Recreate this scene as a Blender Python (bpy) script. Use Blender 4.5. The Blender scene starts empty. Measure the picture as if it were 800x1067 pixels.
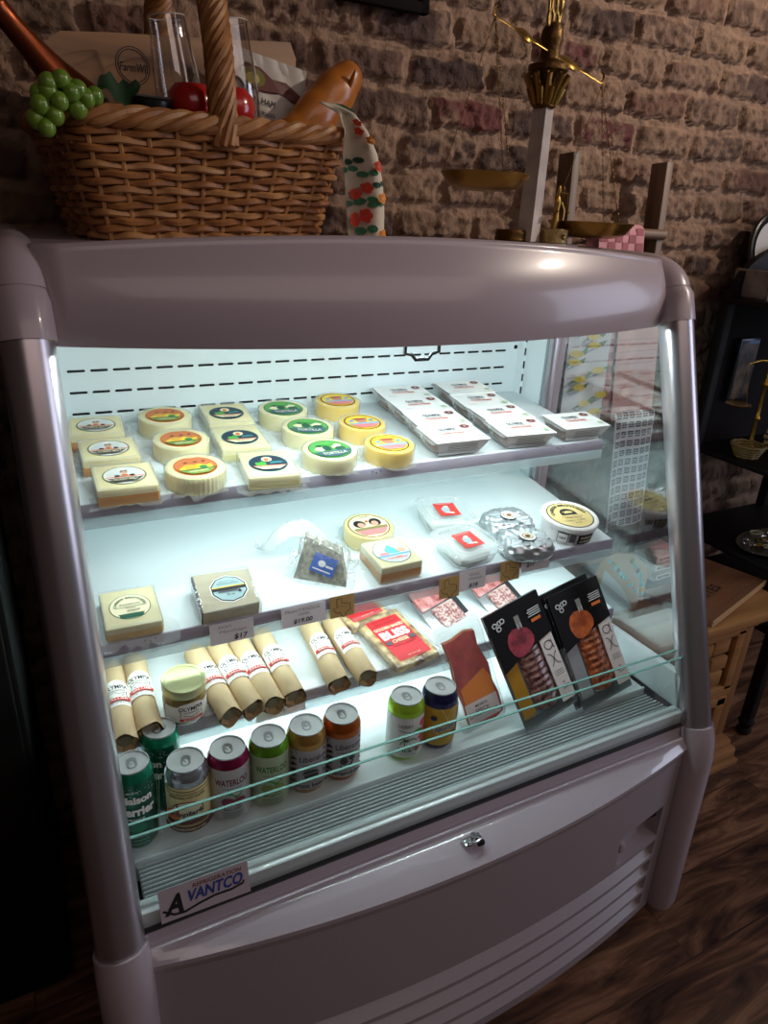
import bpy, bmesh, math, random
import numpy as np
from mathutils import Matrix, Vector
random.seed(7)
R = math.radians
PI = math.pi
sc = bpy.context.scene
col = sc.collection

# ------------------------------------------------------------------ camera, world, lights, exposure
def cam_axes(yaw, pitch, roll):
    f = Vector((math.sin(yaw)*math.cos(pitch), math.cos(yaw)*math.cos(pitch), -math.sin(pitch)))
    r = Vector((math.cos(yaw), -math.sin(yaw), 0)); u = r.cross(f)
    c, s = math.cos(roll), math.sin(roll)
    return c*r + s*u, -s*r + c*u, f
cd = bpy.data.cameras.new('camera'); cam = bpy.data.objects.new('camera', cd); col.objects.link(cam)
r_, u_, f_ = cam_axes(R(28.32), R(23.21), R(3.02))
cam.matrix_world = Matrix(((r_.x, u_.x, -f_.x, -.563), (r_.y, u_.y, -f_.y, -1.371), (r_.z, u_.z, -f_.z, 1.419), (0, 0, 0, 1)))
cd.sensor_fit = 'VERTICAL'; cd.sensor_height = 36; cd.lens = 36*729.8/1067; cd.clip_start = .05
sc.camera = cam
sc.view_settings.view_transform = 'Standard'; sc.view_settings.look = 'None'
sc.view_settings.gamma = 1; sc.view_settings.use_curve_mapping = False
sc.view_settings.exposure = 0.15
w = bpy.data.worlds.new('shop_ambience'); sc.world = w; w.use_nodes = True
w.node_tree.nodes['Background'].inputs[0].default_value = (1, .84, .80, 1)
w.node_tree.nodes['Background'].inputs[1].default_value = .036
def light(name, kind, loc, target, power, color, **kw):
    d = bpy.data.lights.new(name, kind); d.energy = power; d.color = color
    for k, v in kw.items(): setattr(d, k, v)
    o = bpy.data.objects.new(name, d); col.objects.link(o); o.location = loc
    o.rotation_euler = (Vector(target)-Vector(loc)).to_track_quat('-Z', 'Y').to_euler()
    return o
light('track_spotlight', 'SPOT', (2.05, -1.25, 2.75), (.65, .12, 1.80), 120, (1, .85, .72), spot_size=R(58), spot_blend=1, shadow_soft_size=.035)
light('window_daylight', 'AREA', (3.1, -1.9, 1.7), (.3, -.5, 1.1), 20, (.74, .80, 1), shape='RECTANGLE', size=1.2, size_y=1.6)
light('shop_ceiling_lamps', 'AREA', (.3, -2.1, 2.86), (.2, -.7, .9), 19, (1, .80, .74), shape='RECTANGLE', size=3.0, size_y=2.0)
COOL = (.80, .98, .97)
LED = [(-.415, 1.251, 2.5, .17), (-.31, .966, 1.15, .5), (-.39, .768, 1.1, .5), (-.42, .622, 1.3, .6)]
for (y, z, p, dy) in LED:
    light('case_led_light', 'AREA', (0, y, z), (0, y+dy, z-.5), p, COOL, shape='RECTANGLE', size=.90 if z > 1.2 else 1.0, size_y=.02)

# ------------------------------------------------------------------ materials
def lin(h):
    if isinstance(h, tuple): return h
    h = h.lstrip('#'); c = [int(h[i:i+2], 16)/255 for i in (0, 2, 4)]
    return tuple((x/12.92 if x <= .04045 else ((x+.055)/1.055)**2.4) for x in c)
MATS = {}
def P(name, color, rough=.5, metal=0, bump=0, bscale=200, var=0, vscale=20, coat=0, emit=None, estr=0, color2=None, stretch=None, trans=0, alpha=None, spec=.5, sss=0, contrast=1):
    if name in MATS: return MATS[name]
    m = bpy.data.materials.new(name); m.use_nodes = True; nt = m.node_tree; b = nt.nodes['Principled BSDF']
    c = lin(color); b.inputs['Base Color'].default_value = (*c, 1); b.inputs['Roughness'].default_value = rough
    b.inputs['Metallic'].default_value = metal; b.inputs['Coat Weight'].default_value = coat; b.inputs['Coat Roughness'].default_value = .08
    b.inputs['Specular IOR Level'].default_value = spec; b.inputs['Transmission Weight'].default_value = trans
    if sss: b.inputs['Subsurface Weight'].default_value = sss; b.inputs['Subsurface Radius'].default_value = (.01, .006, .003)
    tc = nt.nodes.new('ShaderNodeTexCoord'); mp = nt.nodes.new('ShaderNodeMapping'); nt.links.new(tc.outputs['Object'], mp.inputs[0])
    if stretch: mp.inputs['Scale'].default_value = stretch
    if var or color2:
        n = nt.nodes.new('ShaderNodeTexNoise'); n.inputs['Scale'].default_value = vscale; n.inputs['Detail'].default_value = 5
        nt.links.new(mp.outputs[0], n.inputs['Vector'])
        cr = nt.nodes.new('ShaderNodeValToRGB'); d = .25/contrast
        cr.color_ramp.elements[0].position = .5-d; cr.color_ramp.elements[1].position = .5+d
        c2 = lin(color2) if color2 else tuple(x*(1-var) for x in c)
        cr.color_ramp.elements[0].color = (*c, 1); cr.color_ramp.elements[1].color = (*c2, 1)
        nt.links.new(n.outputs['Fac'], cr.inputs[0]); nt.links.new(cr.outputs[0], b.inputs['Base Color'])
    if bump:
        n2 = nt.nodes.new('ShaderNodeTexNoise'); n2.inputs['Scale'].default_value = bscale; n2.inputs['Detail'].default_value = 4
        nt.links.new(mp.outputs[0], n2.inputs['Vector'])
        bp = nt.nodes.new('ShaderNodeBump'); bp.inputs['Strength'].default_value = bump; bp.inputs['Distance'].default_value = .002
        nt.links.new(n2.outputs['Fac'], bp.inputs['Height']); nt.links.new(bp.outputs[0], b.inputs['Normal'])
    if emit: b.inputs['Emission Color'].default_value = (*lin(emit), 1); b.inputs['Emission Strength'].default_value = estr
    MATS[name] = m; return m
def clear(name, tint=(1, 1, 1), refl=1.0, rough=.02, haze=0, hazecol='ffffff', bump=0, bscale=60):
    """thin clear sheet: transparent with a fresnel reflection and optional milky haze"""
    if name in MATS: return MATS[name]
    m = bpy.data.materials.new(name); m.use_nodes = True; nt = m.node_tree; nt.nodes.clear(); N = nt.nodes.new; L = nt.links.new
    out = N('ShaderNodeOutputMaterial'); tr = N('ShaderNodeBsdfTransparent'); tr.inputs[0].default_value = (*tint, 1)
    gl = N('ShaderNodeBsdfGlossy'); gl.inputs['Roughness'].default_value = rough
    fr = N('ShaderNodeLayerWeight'); fr.inputs[0].default_value = .5; pw = N('ShaderNodeMath'); pw.operation = 'POWER'; pw.inputs[1].default_value = 5
    mu = N('ShaderNodeMath'); mu.operation = 'MULTIPLY_ADD'; mu.inputs[1].default_value = .96*refl; mu.inputs[2].default_value = .04*refl; mu.use_clamp = True
    L(fr.outputs['Facing'], pw.inputs[0]); L(pw.outputs[0], mu.inputs[0]); mx = N('ShaderNodeMixShader'); L(mu.outputs[0], mx.inputs[0]); L(tr.outputs[0], mx.inputs[1]); L(gl.outputs[0], mx.inputs[2])
    last = mx
    if haze:
        df = N('ShaderNodeBsdfDiffuse'); df.inputs[0].default_value = (*lin(hazecol), 1); m2 = N('ShaderNodeMixShader'); m2.inputs[0].default_value = haze
        L(mx.outputs[0], m2.inputs[1]); L(df.outputs[0], m2.inputs[2]); last = m2
    if bump:
        tc = N('ShaderNodeTexCoord'); n = N('ShaderNodeTexNoise'); n.inputs['Scale'].default_value = bscale; n.inputs['Detail'].default_value = 2
        L(tc.outputs['Object'], n.inputs['Vector']); bp = N('ShaderNodeBump'); bp.inputs['Strength'].default_value = bump; bp.inputs['Distance'].default_value = .004
        L(n.outputs['Fac'], bp.inputs['Height']); L(bp.outputs[0], gl.inputs['Normal']); L(bp.outputs[0], fr.inputs['Normal'])
    L(last.outputs[0], out.inputs[0]); MATS[name] = m; return m
def wood(name, c1, c2, axis=0, scale=9, rough=.5, bump=.15):
    st = [28, 28, 28]; st[axis] = 2.2
    return P(name, c1, rough=rough, color2=c2, vscale=scale/9, stretch=tuple(st), bump=bump, bscale=3)

# ------------------------------------------------------------------ mesh builder
_text = {}
def text_mesh(s, bold=0.0):
    k = (s, bold)
    if k not in _text:
        cu = bpy.data.curves.new('lettering', 'FONT'); cu.body = s; cu.size = 1; cu.resolution_u = 3; cu.offset = bold
        o = bpy.data.objects.new('lettering', cu); col.objects.link(o)
        dg = bpy.context.evaluated_depsgraph_get(); dg.update()
        me = bpy.data.meshes.new_from_object(o.evaluated_get(dg))
        v = [tuple(x.co) for x in me.vertices]; f = [tuple(p.vertices) for p in me.polygons]
        bpy.data.objects.remove(o); bpy.data.curves.remove(cu); bpy.data.meshes.remove(me)
        if v:
            x0, x1 = min(a[0] for a in v), max(a[0] for a in v); y0, y1 = min(a[1] for a in v), max(a[1] for a in v)
        else: x0 = x1 = y0 = y1 = 0
        _text[k] = ([(a[0]-(x0+x1)/2, a[1]-(y0+y1)/2) for a in v], f, x1-x0, max(y1-y0, .01))
    return _text[k]
class MB:
    def __init__(s): s.v = []; s.f = []; s.m = []; s.sm = []; s.mats = []
    def mi(s, m):
        if m not in s.mats: s.mats.append(m)
        return s.mats.index(m)
    def add(s, v, f, m, M=None, smooth=False):
        o = len(s.v); i = s.mi(m)
        s.v += [tuple(M @ Vector(a)) for a in v] if M is not None else [tuple(a) for a in v]
        s.f += [tuple(k+o for k in g) for g in f]; s.m += [i]*len(f); s.sm += [smooth]*len(f); return s
    def box(s, c, d, m, r=0, M=None, seg=2):
        x, y, z = (a/2 for a in d)
        if r <= 0:
            v = [(c[0]+i*x, c[1]+j*y, c[2]+k*z) for i in (-1, 1) for j in (-1, 1) for k in (-1, 1)]
            return s.add(v, [(0, 1, 3, 2), (4, 6, 7, 5), (0, 4, 5, 1), (2, 3, 7, 6), (0, 2, 6, 4), (1, 5, 7, 3)], m, M)
        b = bmesh.new(); bmesh.ops.create_cube(b, size=1)
        for q in b.verts: q.co = Vector((q.co.x*d[0]+c[0], q.co.y*d[1]+c[1], q.co.z*d[2]+c[2]))
        bmesh.ops.bevel(b, geom=b.edges[:], offset=min(r, min(d)*.49), segments=seg, affect='EDGES', profile=.5)
        b.verts.index_update(); v = [tuple(q.co) for q in b.verts]; f = [tuple(q.index for q in g.verts) for g in b.faces]; b.free()
        return s.add(v, f, m, M, True)
    def lathe(s, prof, m, n=28, M=None, smooth=True, a0=0, a1=2*PI, sx=1, sy=1, caps=True):
        full = abs(a1-a0-2*PI) < 1e-6; k = n if full else n+1
        v = [(r*math.cos(a0+(a1-a0)*i/n)*sx, r*math.sin(a0+(a1-a0)*i/n)*sy, z) for (r, z) in prof for i in range(k)]
        f = []
        for j in range(len(prof)-1):
            for i in range(n):
                i2 = (i+1) % k; f.append((j*k+i, j*k+i2, (j+1)*k+i2, (j+1)*k+i))
        if caps and full and prof[0][0] > 1e-5: f.append(tuple(range(k))[::-1])
        if caps and full and prof[-1][0] > 1e-5: f.append(tuple((len(prof)-1)*k+i for i in range(k)))
        return s.add(v, f, m, M, smooth)
    def grid(s, fn, nu, nv, m, smooth=True, M=None, closed_u=False):
        us = nu if closed_u else nu+1
        v = [fn(i/nu, j/nv) for j in range(nv+1) for i in range(us)]
        f = [(j*us+i, j*us+(i+1) % us, (j+1)*us+(i+1) % us, (j+1)*us+i) for j in range(nv) for i in range(nu)]
        return s.add(v, f, m, M, smooth)
    def tube(s, pts, r, m, n=8, closed=False, caps=True, M=None, flat=1):
        pts = [Vector(p) for p in pts]; N = len(pts); rs = r if isinstance(r, (list, tuple)) else [r]*N; v = []; nrm = None
        for i, p in enumerate(pts):
            a = pts[(i-1) % N] if (closed or i > 0) else p; b = pts[(i+1) % N] if (closed or i < N-1) else p
            t = (b-a).normalized() if (b-a).length > 1e-9 else Vector((0, 0, 1))
            if nrm is None: nrm = t.orthogonal().normalized()
            nrm = (nrm-t*nrm.dot(t)); nrm = nrm.normalized() if nrm.length > 1e-6 else t.orthogonal().normalized()
            bn = t.cross(nrm)
            for k in range(n):
                an = 2*PI*k/n; v.append(tuple(p+nrm*(math.cos(an)*rs[i])+bn*(math.sin(an)*rs[i]*flat)))
        f = []
        for i in range(N if closed else N-1):
            j = (i+1) % N
            for k in range(n): f.append((i*n+k, i*n+(k+1) % n, j*n+(k+1) % n, j*n+k))
        if not closed and caps: f.append(tuple(range(n))[::-1]); f.append(tuple((N-1)*n+k for k in range(n)))
        return s.add(v, f, m, M, True)
    def prism(s, poly, h0, h1, m, M=None, smooth=False):
        n = len(poly); v = [(x, y, h0) for x, y in poly]+[(x, y, h1) for x, y in poly]
        f = [tuple(range(n))[::-1], tuple(range(n, 2*n))]+[(i, (i+1) % n, (i+1) % n+n, i+n) for i in range(n)]
        return s.add(v, f, m, M, smooth)
    def build(s, name, parent=None, label=None, M=None):
        me = bpy.data.meshes.new(name); me.from_pydata(s.v, [], s.f)
        for m in s.mats: me.materials.append(m)
        me.polygons.foreach_set('material_index', s.m); me.polygons.foreach_set('use_smooth', s.sm); me.update()
        if any(s.sm):
            try: me.set_sharp_from_angle(angle=R(38))
            except Exception: pass
        o = bpy.data.objects.new(name, me); col.objects.link(o)
        if parent: o.parent = parent
        if M is not None: o.matrix_basis = M
        if label: o['label'] = label
        return o
class Decal:
    """flat print: shapes in label space, mapped onto a surface by warp(x, y, height)"""
    def __init__(s, mb, warp=None, M=None, base=.0004, step=.00025):
        s.mb = mb; s.w = warp or (lambda x, y, h: (x, y, h)); s.M = M; s.b = base; s.st = step; s.l = 0
    def _a(s, v, f, m):
        h = s.b+s.st*s.l; s.mb.add([s.w(x, y, h) for x, y in v], f, m, s.M); s.l += 1; return s
    def rect(s, x0, y0, x1, y1, m, n=1):
        v = [(x0+(x1-x0)*i/n, y) for y in (y0, y1) for i in range(n+1)]
        return s._a(v, [(i, i+1, n+2+i, n+1+i) for i in range(n)], m)
    def ell(s, cx, cy, a, b, m, n=28, rings=1, a0=0, a1=2*PI):
        v = [(cx, cy)]; f = []
        for k in range(1, rings+1): v += [(cx+a*k/rings*math.cos(a0+(a1-a0)*i/n), cy+b*k/rings*math.sin(a0+(a1-a0)*i/n)) for i in range(n+1)]
        for i in range(n): f.append((0, 1+i, 2+i))
        for k in range(rings-1):
            o = 1+k*(n+1); f += [(o+i, o+n+1+i, o+n+2+i, o+i+1) for i in range(n)]
        return s._a(v, f, m)
    def poly(s, pts, m): return s._a(pts, [tuple(range(len(pts)))], m)
    def line(s, pts, wd, m):
        v = []; n = len(pts)
        for i, (x, y) in enumerate(pts):
            a = pts[max(0, i-1)]; b = pts[min(n-1, i+1)]; dx, dy = b[0]-a[0], b[1]-a[1]; L = math.hypot(dx, dy) or 1
            v += [(x-dy/L*wd/2, y+dx/L*wd/2), (x+dy/L*wd/2, y-dx/L*wd/2)]
        return s._a(v, [(2*i, 2*i+1, 2*i+3, 2*i+2) for i in range(n-1)], m)
    def text(s, t, cx, cy, m, h=None, wd=None, rot=0, arc=None, shear=0, bold=.01):
        v, f, W, H = text_mesh(t, bold)
        k = (h/H) if h else wd/W; ky = k; kx = (wd/W) if wd else k
        if arc is None:
            c, sn = math.cos(rot), math.sin(rot)
            q = [(cx+(x*kx+y*ky*shear)*c-y*ky*sn, cy+(x*kx+y*ky*shear)*sn+y*ky*c) for x, y in v]
        else:                                   # arc = (radius, centre angle); negative radius = bottom, reading outward
            r, a = arc; q = []
            for x, y in v:
                if r > 0: an = a-x*kx/r; rr = r+y*ky
                else: an = a+x*kx/(-r); rr = -r-y*ky
                q.append((cx+rr*math.cos(an), cy+rr*math.sin(an)))
        return s._a(q, f, m)
def cyl_warp(rad): return lambda x, y, h: ((rad+h)*math.sin(x/rad), -(rad+h)*math.cos(x/rad), y)
def thing(name, label, cat, M=None, loc=None, rz=0, group=None, rx=0):
    o = bpy.data.objects.new(name, None); col.objects.link(o); o.empty_display_size = .05
    if M is None: M = Matrix.Translation(loc or (0, 0, 0)) @ Matrix.Rotation(rz, 4, 'Z') @ Matrix.Rotation(rx, 4, 'X')
    o.matrix_world = M; o['label'] = label; o['category'] = cat
    if group: o['group'] = group
    return o
def tag(o, label, cat, group=None):
    o['label'] = label; o['category'] = cat
    if group: o['group'] = group
    return o
def struct(o): o['kind'] = 'structure'; return o
def dup(root, M, label, group=None):
    r = root.copy(); col.objects.link(r); r.matrix_world = M; r['label'] = label
    if group: r['group'] = group
    for ch in list(root.children):
        c = ch.copy(); col.objects.link(c); c.parent = r; c.matrix_basis = ch.matrix_basis.copy()
        for g in list(ch.children):
            d = g.copy(); col.objects.link(d); d.parent = c; d.matrix_basis = g.matrix_basis.copy()
    return r
SH = {1: (-.323, .997, .10), 2: (-.402, .80, .13), 3: (-.44, .65, .12)}
def on_shelf(k, x, y, rz=0, lift=0, rx=0):
    yf, zf, s = SH[k]
    return Matrix.Translation((x, y, zf+s*(y-yf)+lift)) @ Matrix.Rotation(math.atan(s), 4, 'X') @ Matrix.Rotation(rz, 4, 'Z') @ Matrix.Rotation(rx, 4, 'X')
WHITE = P('print_white', 'f2f0ea', .6); BLACK = P('print_black', '16161a', .6); RED = P('print_red', 'd23a32', .5); INK = P('ink_grey', '5a5a60', .6)
CREAM = P('print_cream', 'efe3bd', .6); GREEN = P('print_green', '2f8a4a', .6); DGREEN = P('print_dark_green', '1f5a40', .6); BLUE = P('print_blue', '2f62c0', .5)
ORANGE = P('print_orange', 'e8762c', .55); YEL = P('print_yellow', 'f0cf3c', .55); NAVY = P('print_navy', '1c3346', .55); PINK = P('print_pink', 'e88a8a', .55); OLIVE = P('print_olive', '7d8450', .6)
BROWN = P('print_brown', '6a3326', .6); SKYB = P('print_sky', '7fb6d6', .6); KRAFT = P('kraft_paper', 'c3a67c', .75, bump=.3, bscale=90, var=.12, vscale=30)

# ------------------------------------------------------------------ floor, walls
def vnoise(x, y, seed):
    rs = np.random.RandomState(seed); g = rs.rand(256, 256)
    xi = np.floor(x).astype(int); yi = np.floor(y).astype(int); fx = x-xi; fy = y-yi; fx = fx*fx*(3-2*fx); fy = fy*fy*(3-2*fy)
    a = g[xi % 256, yi % 256]; b = g[(xi+1) % 256, yi % 256]; c = g[xi % 256, (yi+1) % 256]; d = g[(xi+1) % 256, (yi+1) % 256]
    return (a*(1-fx)+b*fx)*(1-fy)+(c*(1-fx)+d*fx)*fy
def fbm(x, y, seed, o=4): return sum(vnoise(x*2**i, y*2**i, seed+i)*.5**i for i in range(o))/sum(.5**i for i in range(o))
WALL_Y = .12
def brick_wall():
    xs = np.unique(np.concatenate([np.arange(-2.2, -.7, .012), np.arange(-.7, 1.75, .005), np.arange(1.75, 3.2, .012), [3.2]]))
    zs = np.unique(np.concatenate([np.arange(0, .9, .015), np.arange(.9, 1.3, .012), np.arange(1.3, 1.9, .005), np.arange(1.9, 2.9, .011), [2.9]]))
    X, Z = np.meshgrid(xs, zs)
    wx = X+(fbm(X*14, Z*14, 3)-.5)*.022; wz = Z+(fbm(X*11+40, Z*11, 9)-.5)*.020
    H = .075; row = np.floor((wz-1.583+H*60)/H).astype(int); fz = (wz-1.583+H*60)/H-row
    rs = np.random.RandomState(5); off = rs.rand(400)*.04+np.where(np.arange(400) % 2 == 0, .305, .405)
    Lr = np.where(rs.rand(400) < .5, .205, .198); Lr[60] = .2; off[60] = .299
    L = Lr[row % 400]; bx = (wx-off[row % 400]+L*30)/L; bi = np.floor(bx).astype(int); fx = bx-bi
    n1 = fbm(X*30, Z*30, 21)
    ed = np.minimum(np.minimum(fx, 1-fx)*L, np.minimum(fz, 1-fz)*H)-.0085-(n1-.5)*.016
    mask = np.clip(ed/.006, 0, 1); mask = mask*mask*(3-2*mask)
    cb = np.random.RandomState(11).rand(512, 512, 3)
    rnd = cb[row % 512, bi % 512]; t = rnd[..., 0]
    pal = np.array([lin('5d463b'), lin('6b5240'), lin('4d3932'), lin('735b47'), lin('624437')])
    base = pal[(rnd[..., 1]*5).astype(int) % 5]*(.75+.5*rnd[..., 2:3])
    red = (((row == 60) & (bi == 30)) | ((row == 60) & (bi == 32)) | (t > .985))[..., None]
    base = np.where(red, np.array(lin('613431'))*(.85+.3*rnd[..., 2:3]), base)
    smear = np.clip((fbm(X*9+7, Z*9, 33)-.41)*7, 0, 1)*np.clip((fbm(X*70, Z*70, 44)-.33)*5, 0, 1)*.82
    mort = np.array(lin('8a6f5b'))*(.8+.4*fbm(X*25, Z*25, 51)[..., None])
    k = (mask*(1-smear))[..., None]; c = mort*(1-k)+base*k
    c = c*(.72+.56*fbm(X*60, Z*60, 61)[..., None])
    rough = (fbm(X*55, Z*55, 71)-.5)*.018+(fbm(X*130, Z*130, 75, 3)-.5)*.010-.014*np.clip(1-abs(ed)/.004, 0, 1)*np.clip((fbm(X*22, Z*22, 90)-.5)*7, 0, 1)
    Y = WALL_Y-(mask*.012+rough*(.6+.4*mask)+(fbm(X*5, Z*5, 81)-.5)*.014+smear*.003)
    ny, nx = X.shape; v = np.stack([X, Y, Z], -1).reshape(-1, 3)
    idx = np.arange(ny*nx).reshape(ny, nx); q = np.stack([idx[:-1, :-1], idx[:-1, 1:], idx[1:, 1:], idx[1:, :-1]], -1).reshape(-1, 4)
    me = bpy.data.meshes.new('wall_back'); me.vertices.add(len(v)); me.vertices.foreach_set('co', v.ravel())
    me.loops.add(q.size); me.loops.foreach_set('vertex_index', q.ravel()); me.polygons.add(len(q))
    me.polygons.foreach_set('loop_start', np.arange(0, q.size, 4)); me.polygons.foreach_set('loop_total', np.full(len(q), 4)); me.update(calc_edges=True)
    at = me.color_attributes.new('brick_colour', 'FLOAT_COLOR', 'POINT'); ca = np.ones((len(v), 4)); ca[:, :3] = c.reshape(-1, 3); at.data.foreach_set('color', ca.ravel())
    m = bpy.data.materials.new('old_brick'); m.use_nodes = True; nt = m.node_tree; b = nt.nodes['Principled BSDF']
    a = nt.nodes.new('ShaderNodeVertexColor'); a.layer_name = 'brick_colour'; nt.links.new(a.outputs[0], b.inputs['Base Color']); b.inputs['Roughness'].default_value = .93
    n = nt.nodes.new('ShaderNodeTexNoise'); n.inputs['Scale'].default_value = 160; n.inputs['Detail'].default_value = 6; tc = nt.nodes.new('ShaderNodeTexCoord'); nt.links.new(tc.outputs['Object'], n.inputs['Vector'])
    bp = nt.nodes.new('ShaderNodeBump'); bp.inputs['Strength'].default_value = .7; bp.inputs['Distance'].default_value = .004; nt.links.new(n.outputs['Fac'], bp.inputs['Height']); nt.links.new(bp.outputs[0], b.inputs['Normal'])
    me.materials.append(m); o = bpy.data.objects.new('wall_back', me); col.objects.link(o); struct(o)
    s = MB(); s.box((.5, WALL_Y+.13, 1.45), (5.4, .2, 2.9), P('wall_core', '4a4038', .9)); c_ = s.build('wall_core', o)
brick_wall()
def floor():
    m = bpy.data.materials.new('floor_planks'); m.use_nodes = True; nt = m.node_tree; b = nt.nodes['Principled BSDF']; N = nt.nodes.new; Lk = nt.links.new
    tc = N('ShaderNodeTexCoord'); mp = N('ShaderNodeMapping'); mp.inputs['Location'].default_value = (.37, .045, 0); Lk(tc.outputs['Object'], mp.inputs[0])
    br = N('ShaderNodeTexBrick'); br.inputs['Scale'].default_value = 1; br.inputs['Brick Width'].default_value = .9; br.inputs['Row Height'].default_value = .155
    br.inputs['Mortar Size'].default_value = .0018; br.inputs['Mortar Smooth'].default_value = .3; br.offset = .37; br.inputs['Bias'].default_value = 0
    br.inputs['Color1'].default_value = (.25, .25, .25, 1); br.inputs['Color2'].default_value = (1, 1, 1, 1); br.inputs['Mortar'].default_value = (0, 0, 0, 1); Lk(mp.outputs[0], br.inputs['Vector'])
    m2 = N('ShaderNodeMapping'); m2.inputs['Scale'].default_value = (2.2, 13, 1); Lk(tc.outputs['Object'], m2.inputs[0])
    ad = N('ShaderNodeVectorMath'); ad.operation = 'ADD'; sc_ = N('ShaderNodeVectorMath'); sc_.operation = 'SCALE'; sc_.inputs['Scale'].default_value = 7
    Lk(br.outputs['Color'], sc_.inputs[0]); Lk(m2.outputs[0], ad.inputs[0]); Lk(sc_.outputs[0], ad.inputs[1])
    n = N('ShaderNodeTexNoise'); n.inputs['Scale'].default_value = 1.6; n.inputs['Detail'].default_value = 8; n.inputs['Distortion'].default_value = 1.3; n.inputs['Roughness'].default_value = .62; Lk(ad.outputs[0], n.inputs['Vector'])
    cr = N('ShaderNodeValToRGB'); e = cr.color_ramp.elements; e[0].position = .36; e[0].color = (*lin('32201a'), 1); e[1].position = .66; e[1].color = (*lin('a17658'), 1)
    k = cr.color_ramp.elements.new(.5); k.color = (*lin('6b4935'), 1); Lk(n.outputs['Fac'], cr.inputs[0])
    mm = N('ShaderNodeMix'); mm.data_type = 'RGBA'; mm.blend_type = 'MULTIPLY'; mm.inputs[0].default_value = .45; Lk(cr.outputs[0], mm.inputs[6]); Lk(br.outputs['Color'], mm.inputs[7])
    Lk(mm.outputs[2], b.inputs['Base Color']); b.inputs['Roughness'].default_value = .42
    bp = N('ShaderNodeBump'); bp.inputs['Strength'].default_value = .25; bp.inputs['Distance'].default_value = .002; Lk(n.outputs['Fac'], bp.inputs['Height']); Lk(bp.outputs[0], b.inputs['Normal'])
    s = MB(); s.box((.5, -1.9, -.05), (5.4, 4.3, .1), m); struct(s.build('floor'))
floor()
PL = P('painted_plaster', '6a5a50', .9, var=.1, vscale=3)
s = MB(); s.box((.5, -1.9, 2.95), (5.4, 4.3, .1), PL); struct(s.build('ceiling'))
s = MB(); s.box((-2.25, -1.9, 1.45), (.1, 4.3, 2.9), PL); struct(s.build('wall_left'))
s = MB(); s.box((3.25, -.45, 1.45), (.1, 1.1, 2.9), PL); s.box((3.25, -3.55, 1.45), (.1, 1.0, 2.9), PL); s.box((3.25, -2.05, .45), (.1, 2.1, .9), PL); s.box((3.25, -2.05, 2.7), (.1, 2.1, .4), PL); struct(s.build('wall_right'))

# ------------------------------------------------------------------ refrigerated display case
fr = thing('refrigerated_display_case', 'large white open-front refrigerated display case full of cheese, cans and cured meat', 'display fridge', loc=(0, 0, 0))
SHELL = P('case_shell_plastic', 'b3a4aa', .30, coat=.35, bump=.03, bscale=30)
INW = P('case_interior_white', 'dfe8ea', .35); ALU = P('satin_aluminium', 'b9b2b6', .3, metal=.85); DARK = P('slot_black', '0c0d0f', .8)
FAINT = P('slot_faint_grey', 'b4c6cb', .6); GREY = P('shelf_front_grey', 'a49daa', .4); EDGE = P('glass_edge_green', '7db3a8', .15, spec=.8)
GL = clear('case_glass', (.98, .995, .99), 1.0, .0); PANE = clear('side_glass', (.93, .97, .97), 3.6, .0); RAILC = clear('clear_plastic_strip', (.93, .96, .97), 1.2, .08, haze=.30, hazecol='e8f4f6')
def part(mb, name, label=None, parent=fr): return mb.build(name, parent, label)
# main cabinet shell
b = MB()
b.box((0, .04, .69), (1.12, .07, 1.32), SHELL)                         # back
for sx in (-1, 1):
    b.box((sx*.552, -.30, .30), (.03, .72, .53), SHELL)                   # lower side
    b.box((sx*.552, -.03, .93), (.03, .17, .76), SHELL)                  # upper rear side
b.box((0, -.30, .04), (1.09, .66, .02), DARK)
part(b, 'cabinet_shell')
# interior back panel with slot rows
b = MB(); b.box((0, -.001, .90), (1.04, .008, .72), INW)
NS = 25; pit = .974/NS
for k in range(3):
    for i in range(NS): b.box((-.487+pit*(i+.42), -.006, 1.128-.0395*k), (pit*.78, .003, .0045), DARK, .002, seg=1)
b.box((.508, -.006, 1.135), (.009, .003, .009), DARK, .004); b.box((-.505, -.006, 1.135), (.009, .003, .009), DARK, .004)
for k in range(9):
    if k in (4,): continue
    for i in range(NS): b.box((-.487+pit*(i+.42), -.006, .985-.026*k), (pit*.74, .002, .002), FAINT)
part(b, 'back_panel')
for sx in (-1, 1):
    b = MB()
    b.box((sx*.522, -.012, .90), (.012, .03, .72), INW)
    for k in range(22): b.box((sx*.5215, -.0275, .60+.031*k), (.0035, .002, .017), DARK)
    b.box((sx*.529, -.06, .90), (.006, .12, .74), INW)
    b.box((sx*.527, -.118, .90), (.016, .014, .72), ALU, .003); b.box((sx*.523, -.105, .90), (.006, .008, .72), P('gasket_grey', '8a969a', .5), .002)
    b.box((sx*.528, -.345, .565), (.02, .60, .075), INW, .006)          # low side wall beside the deck
    b.box((sx*.521, -.36, .585), (.004, .56, .004), P('seam_grey', '7f8a90', .6))
    part(b, 'side_liner')
b = MB(); b.box((0, -.20, 1.262), (1.05, .42, .02), INW); b.box((0, -.350, 1.268), (1.04, .03, .040), P('shadow_gap_charcoal', '35363a', .7)); part(b, 'case_ceiling')
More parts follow.
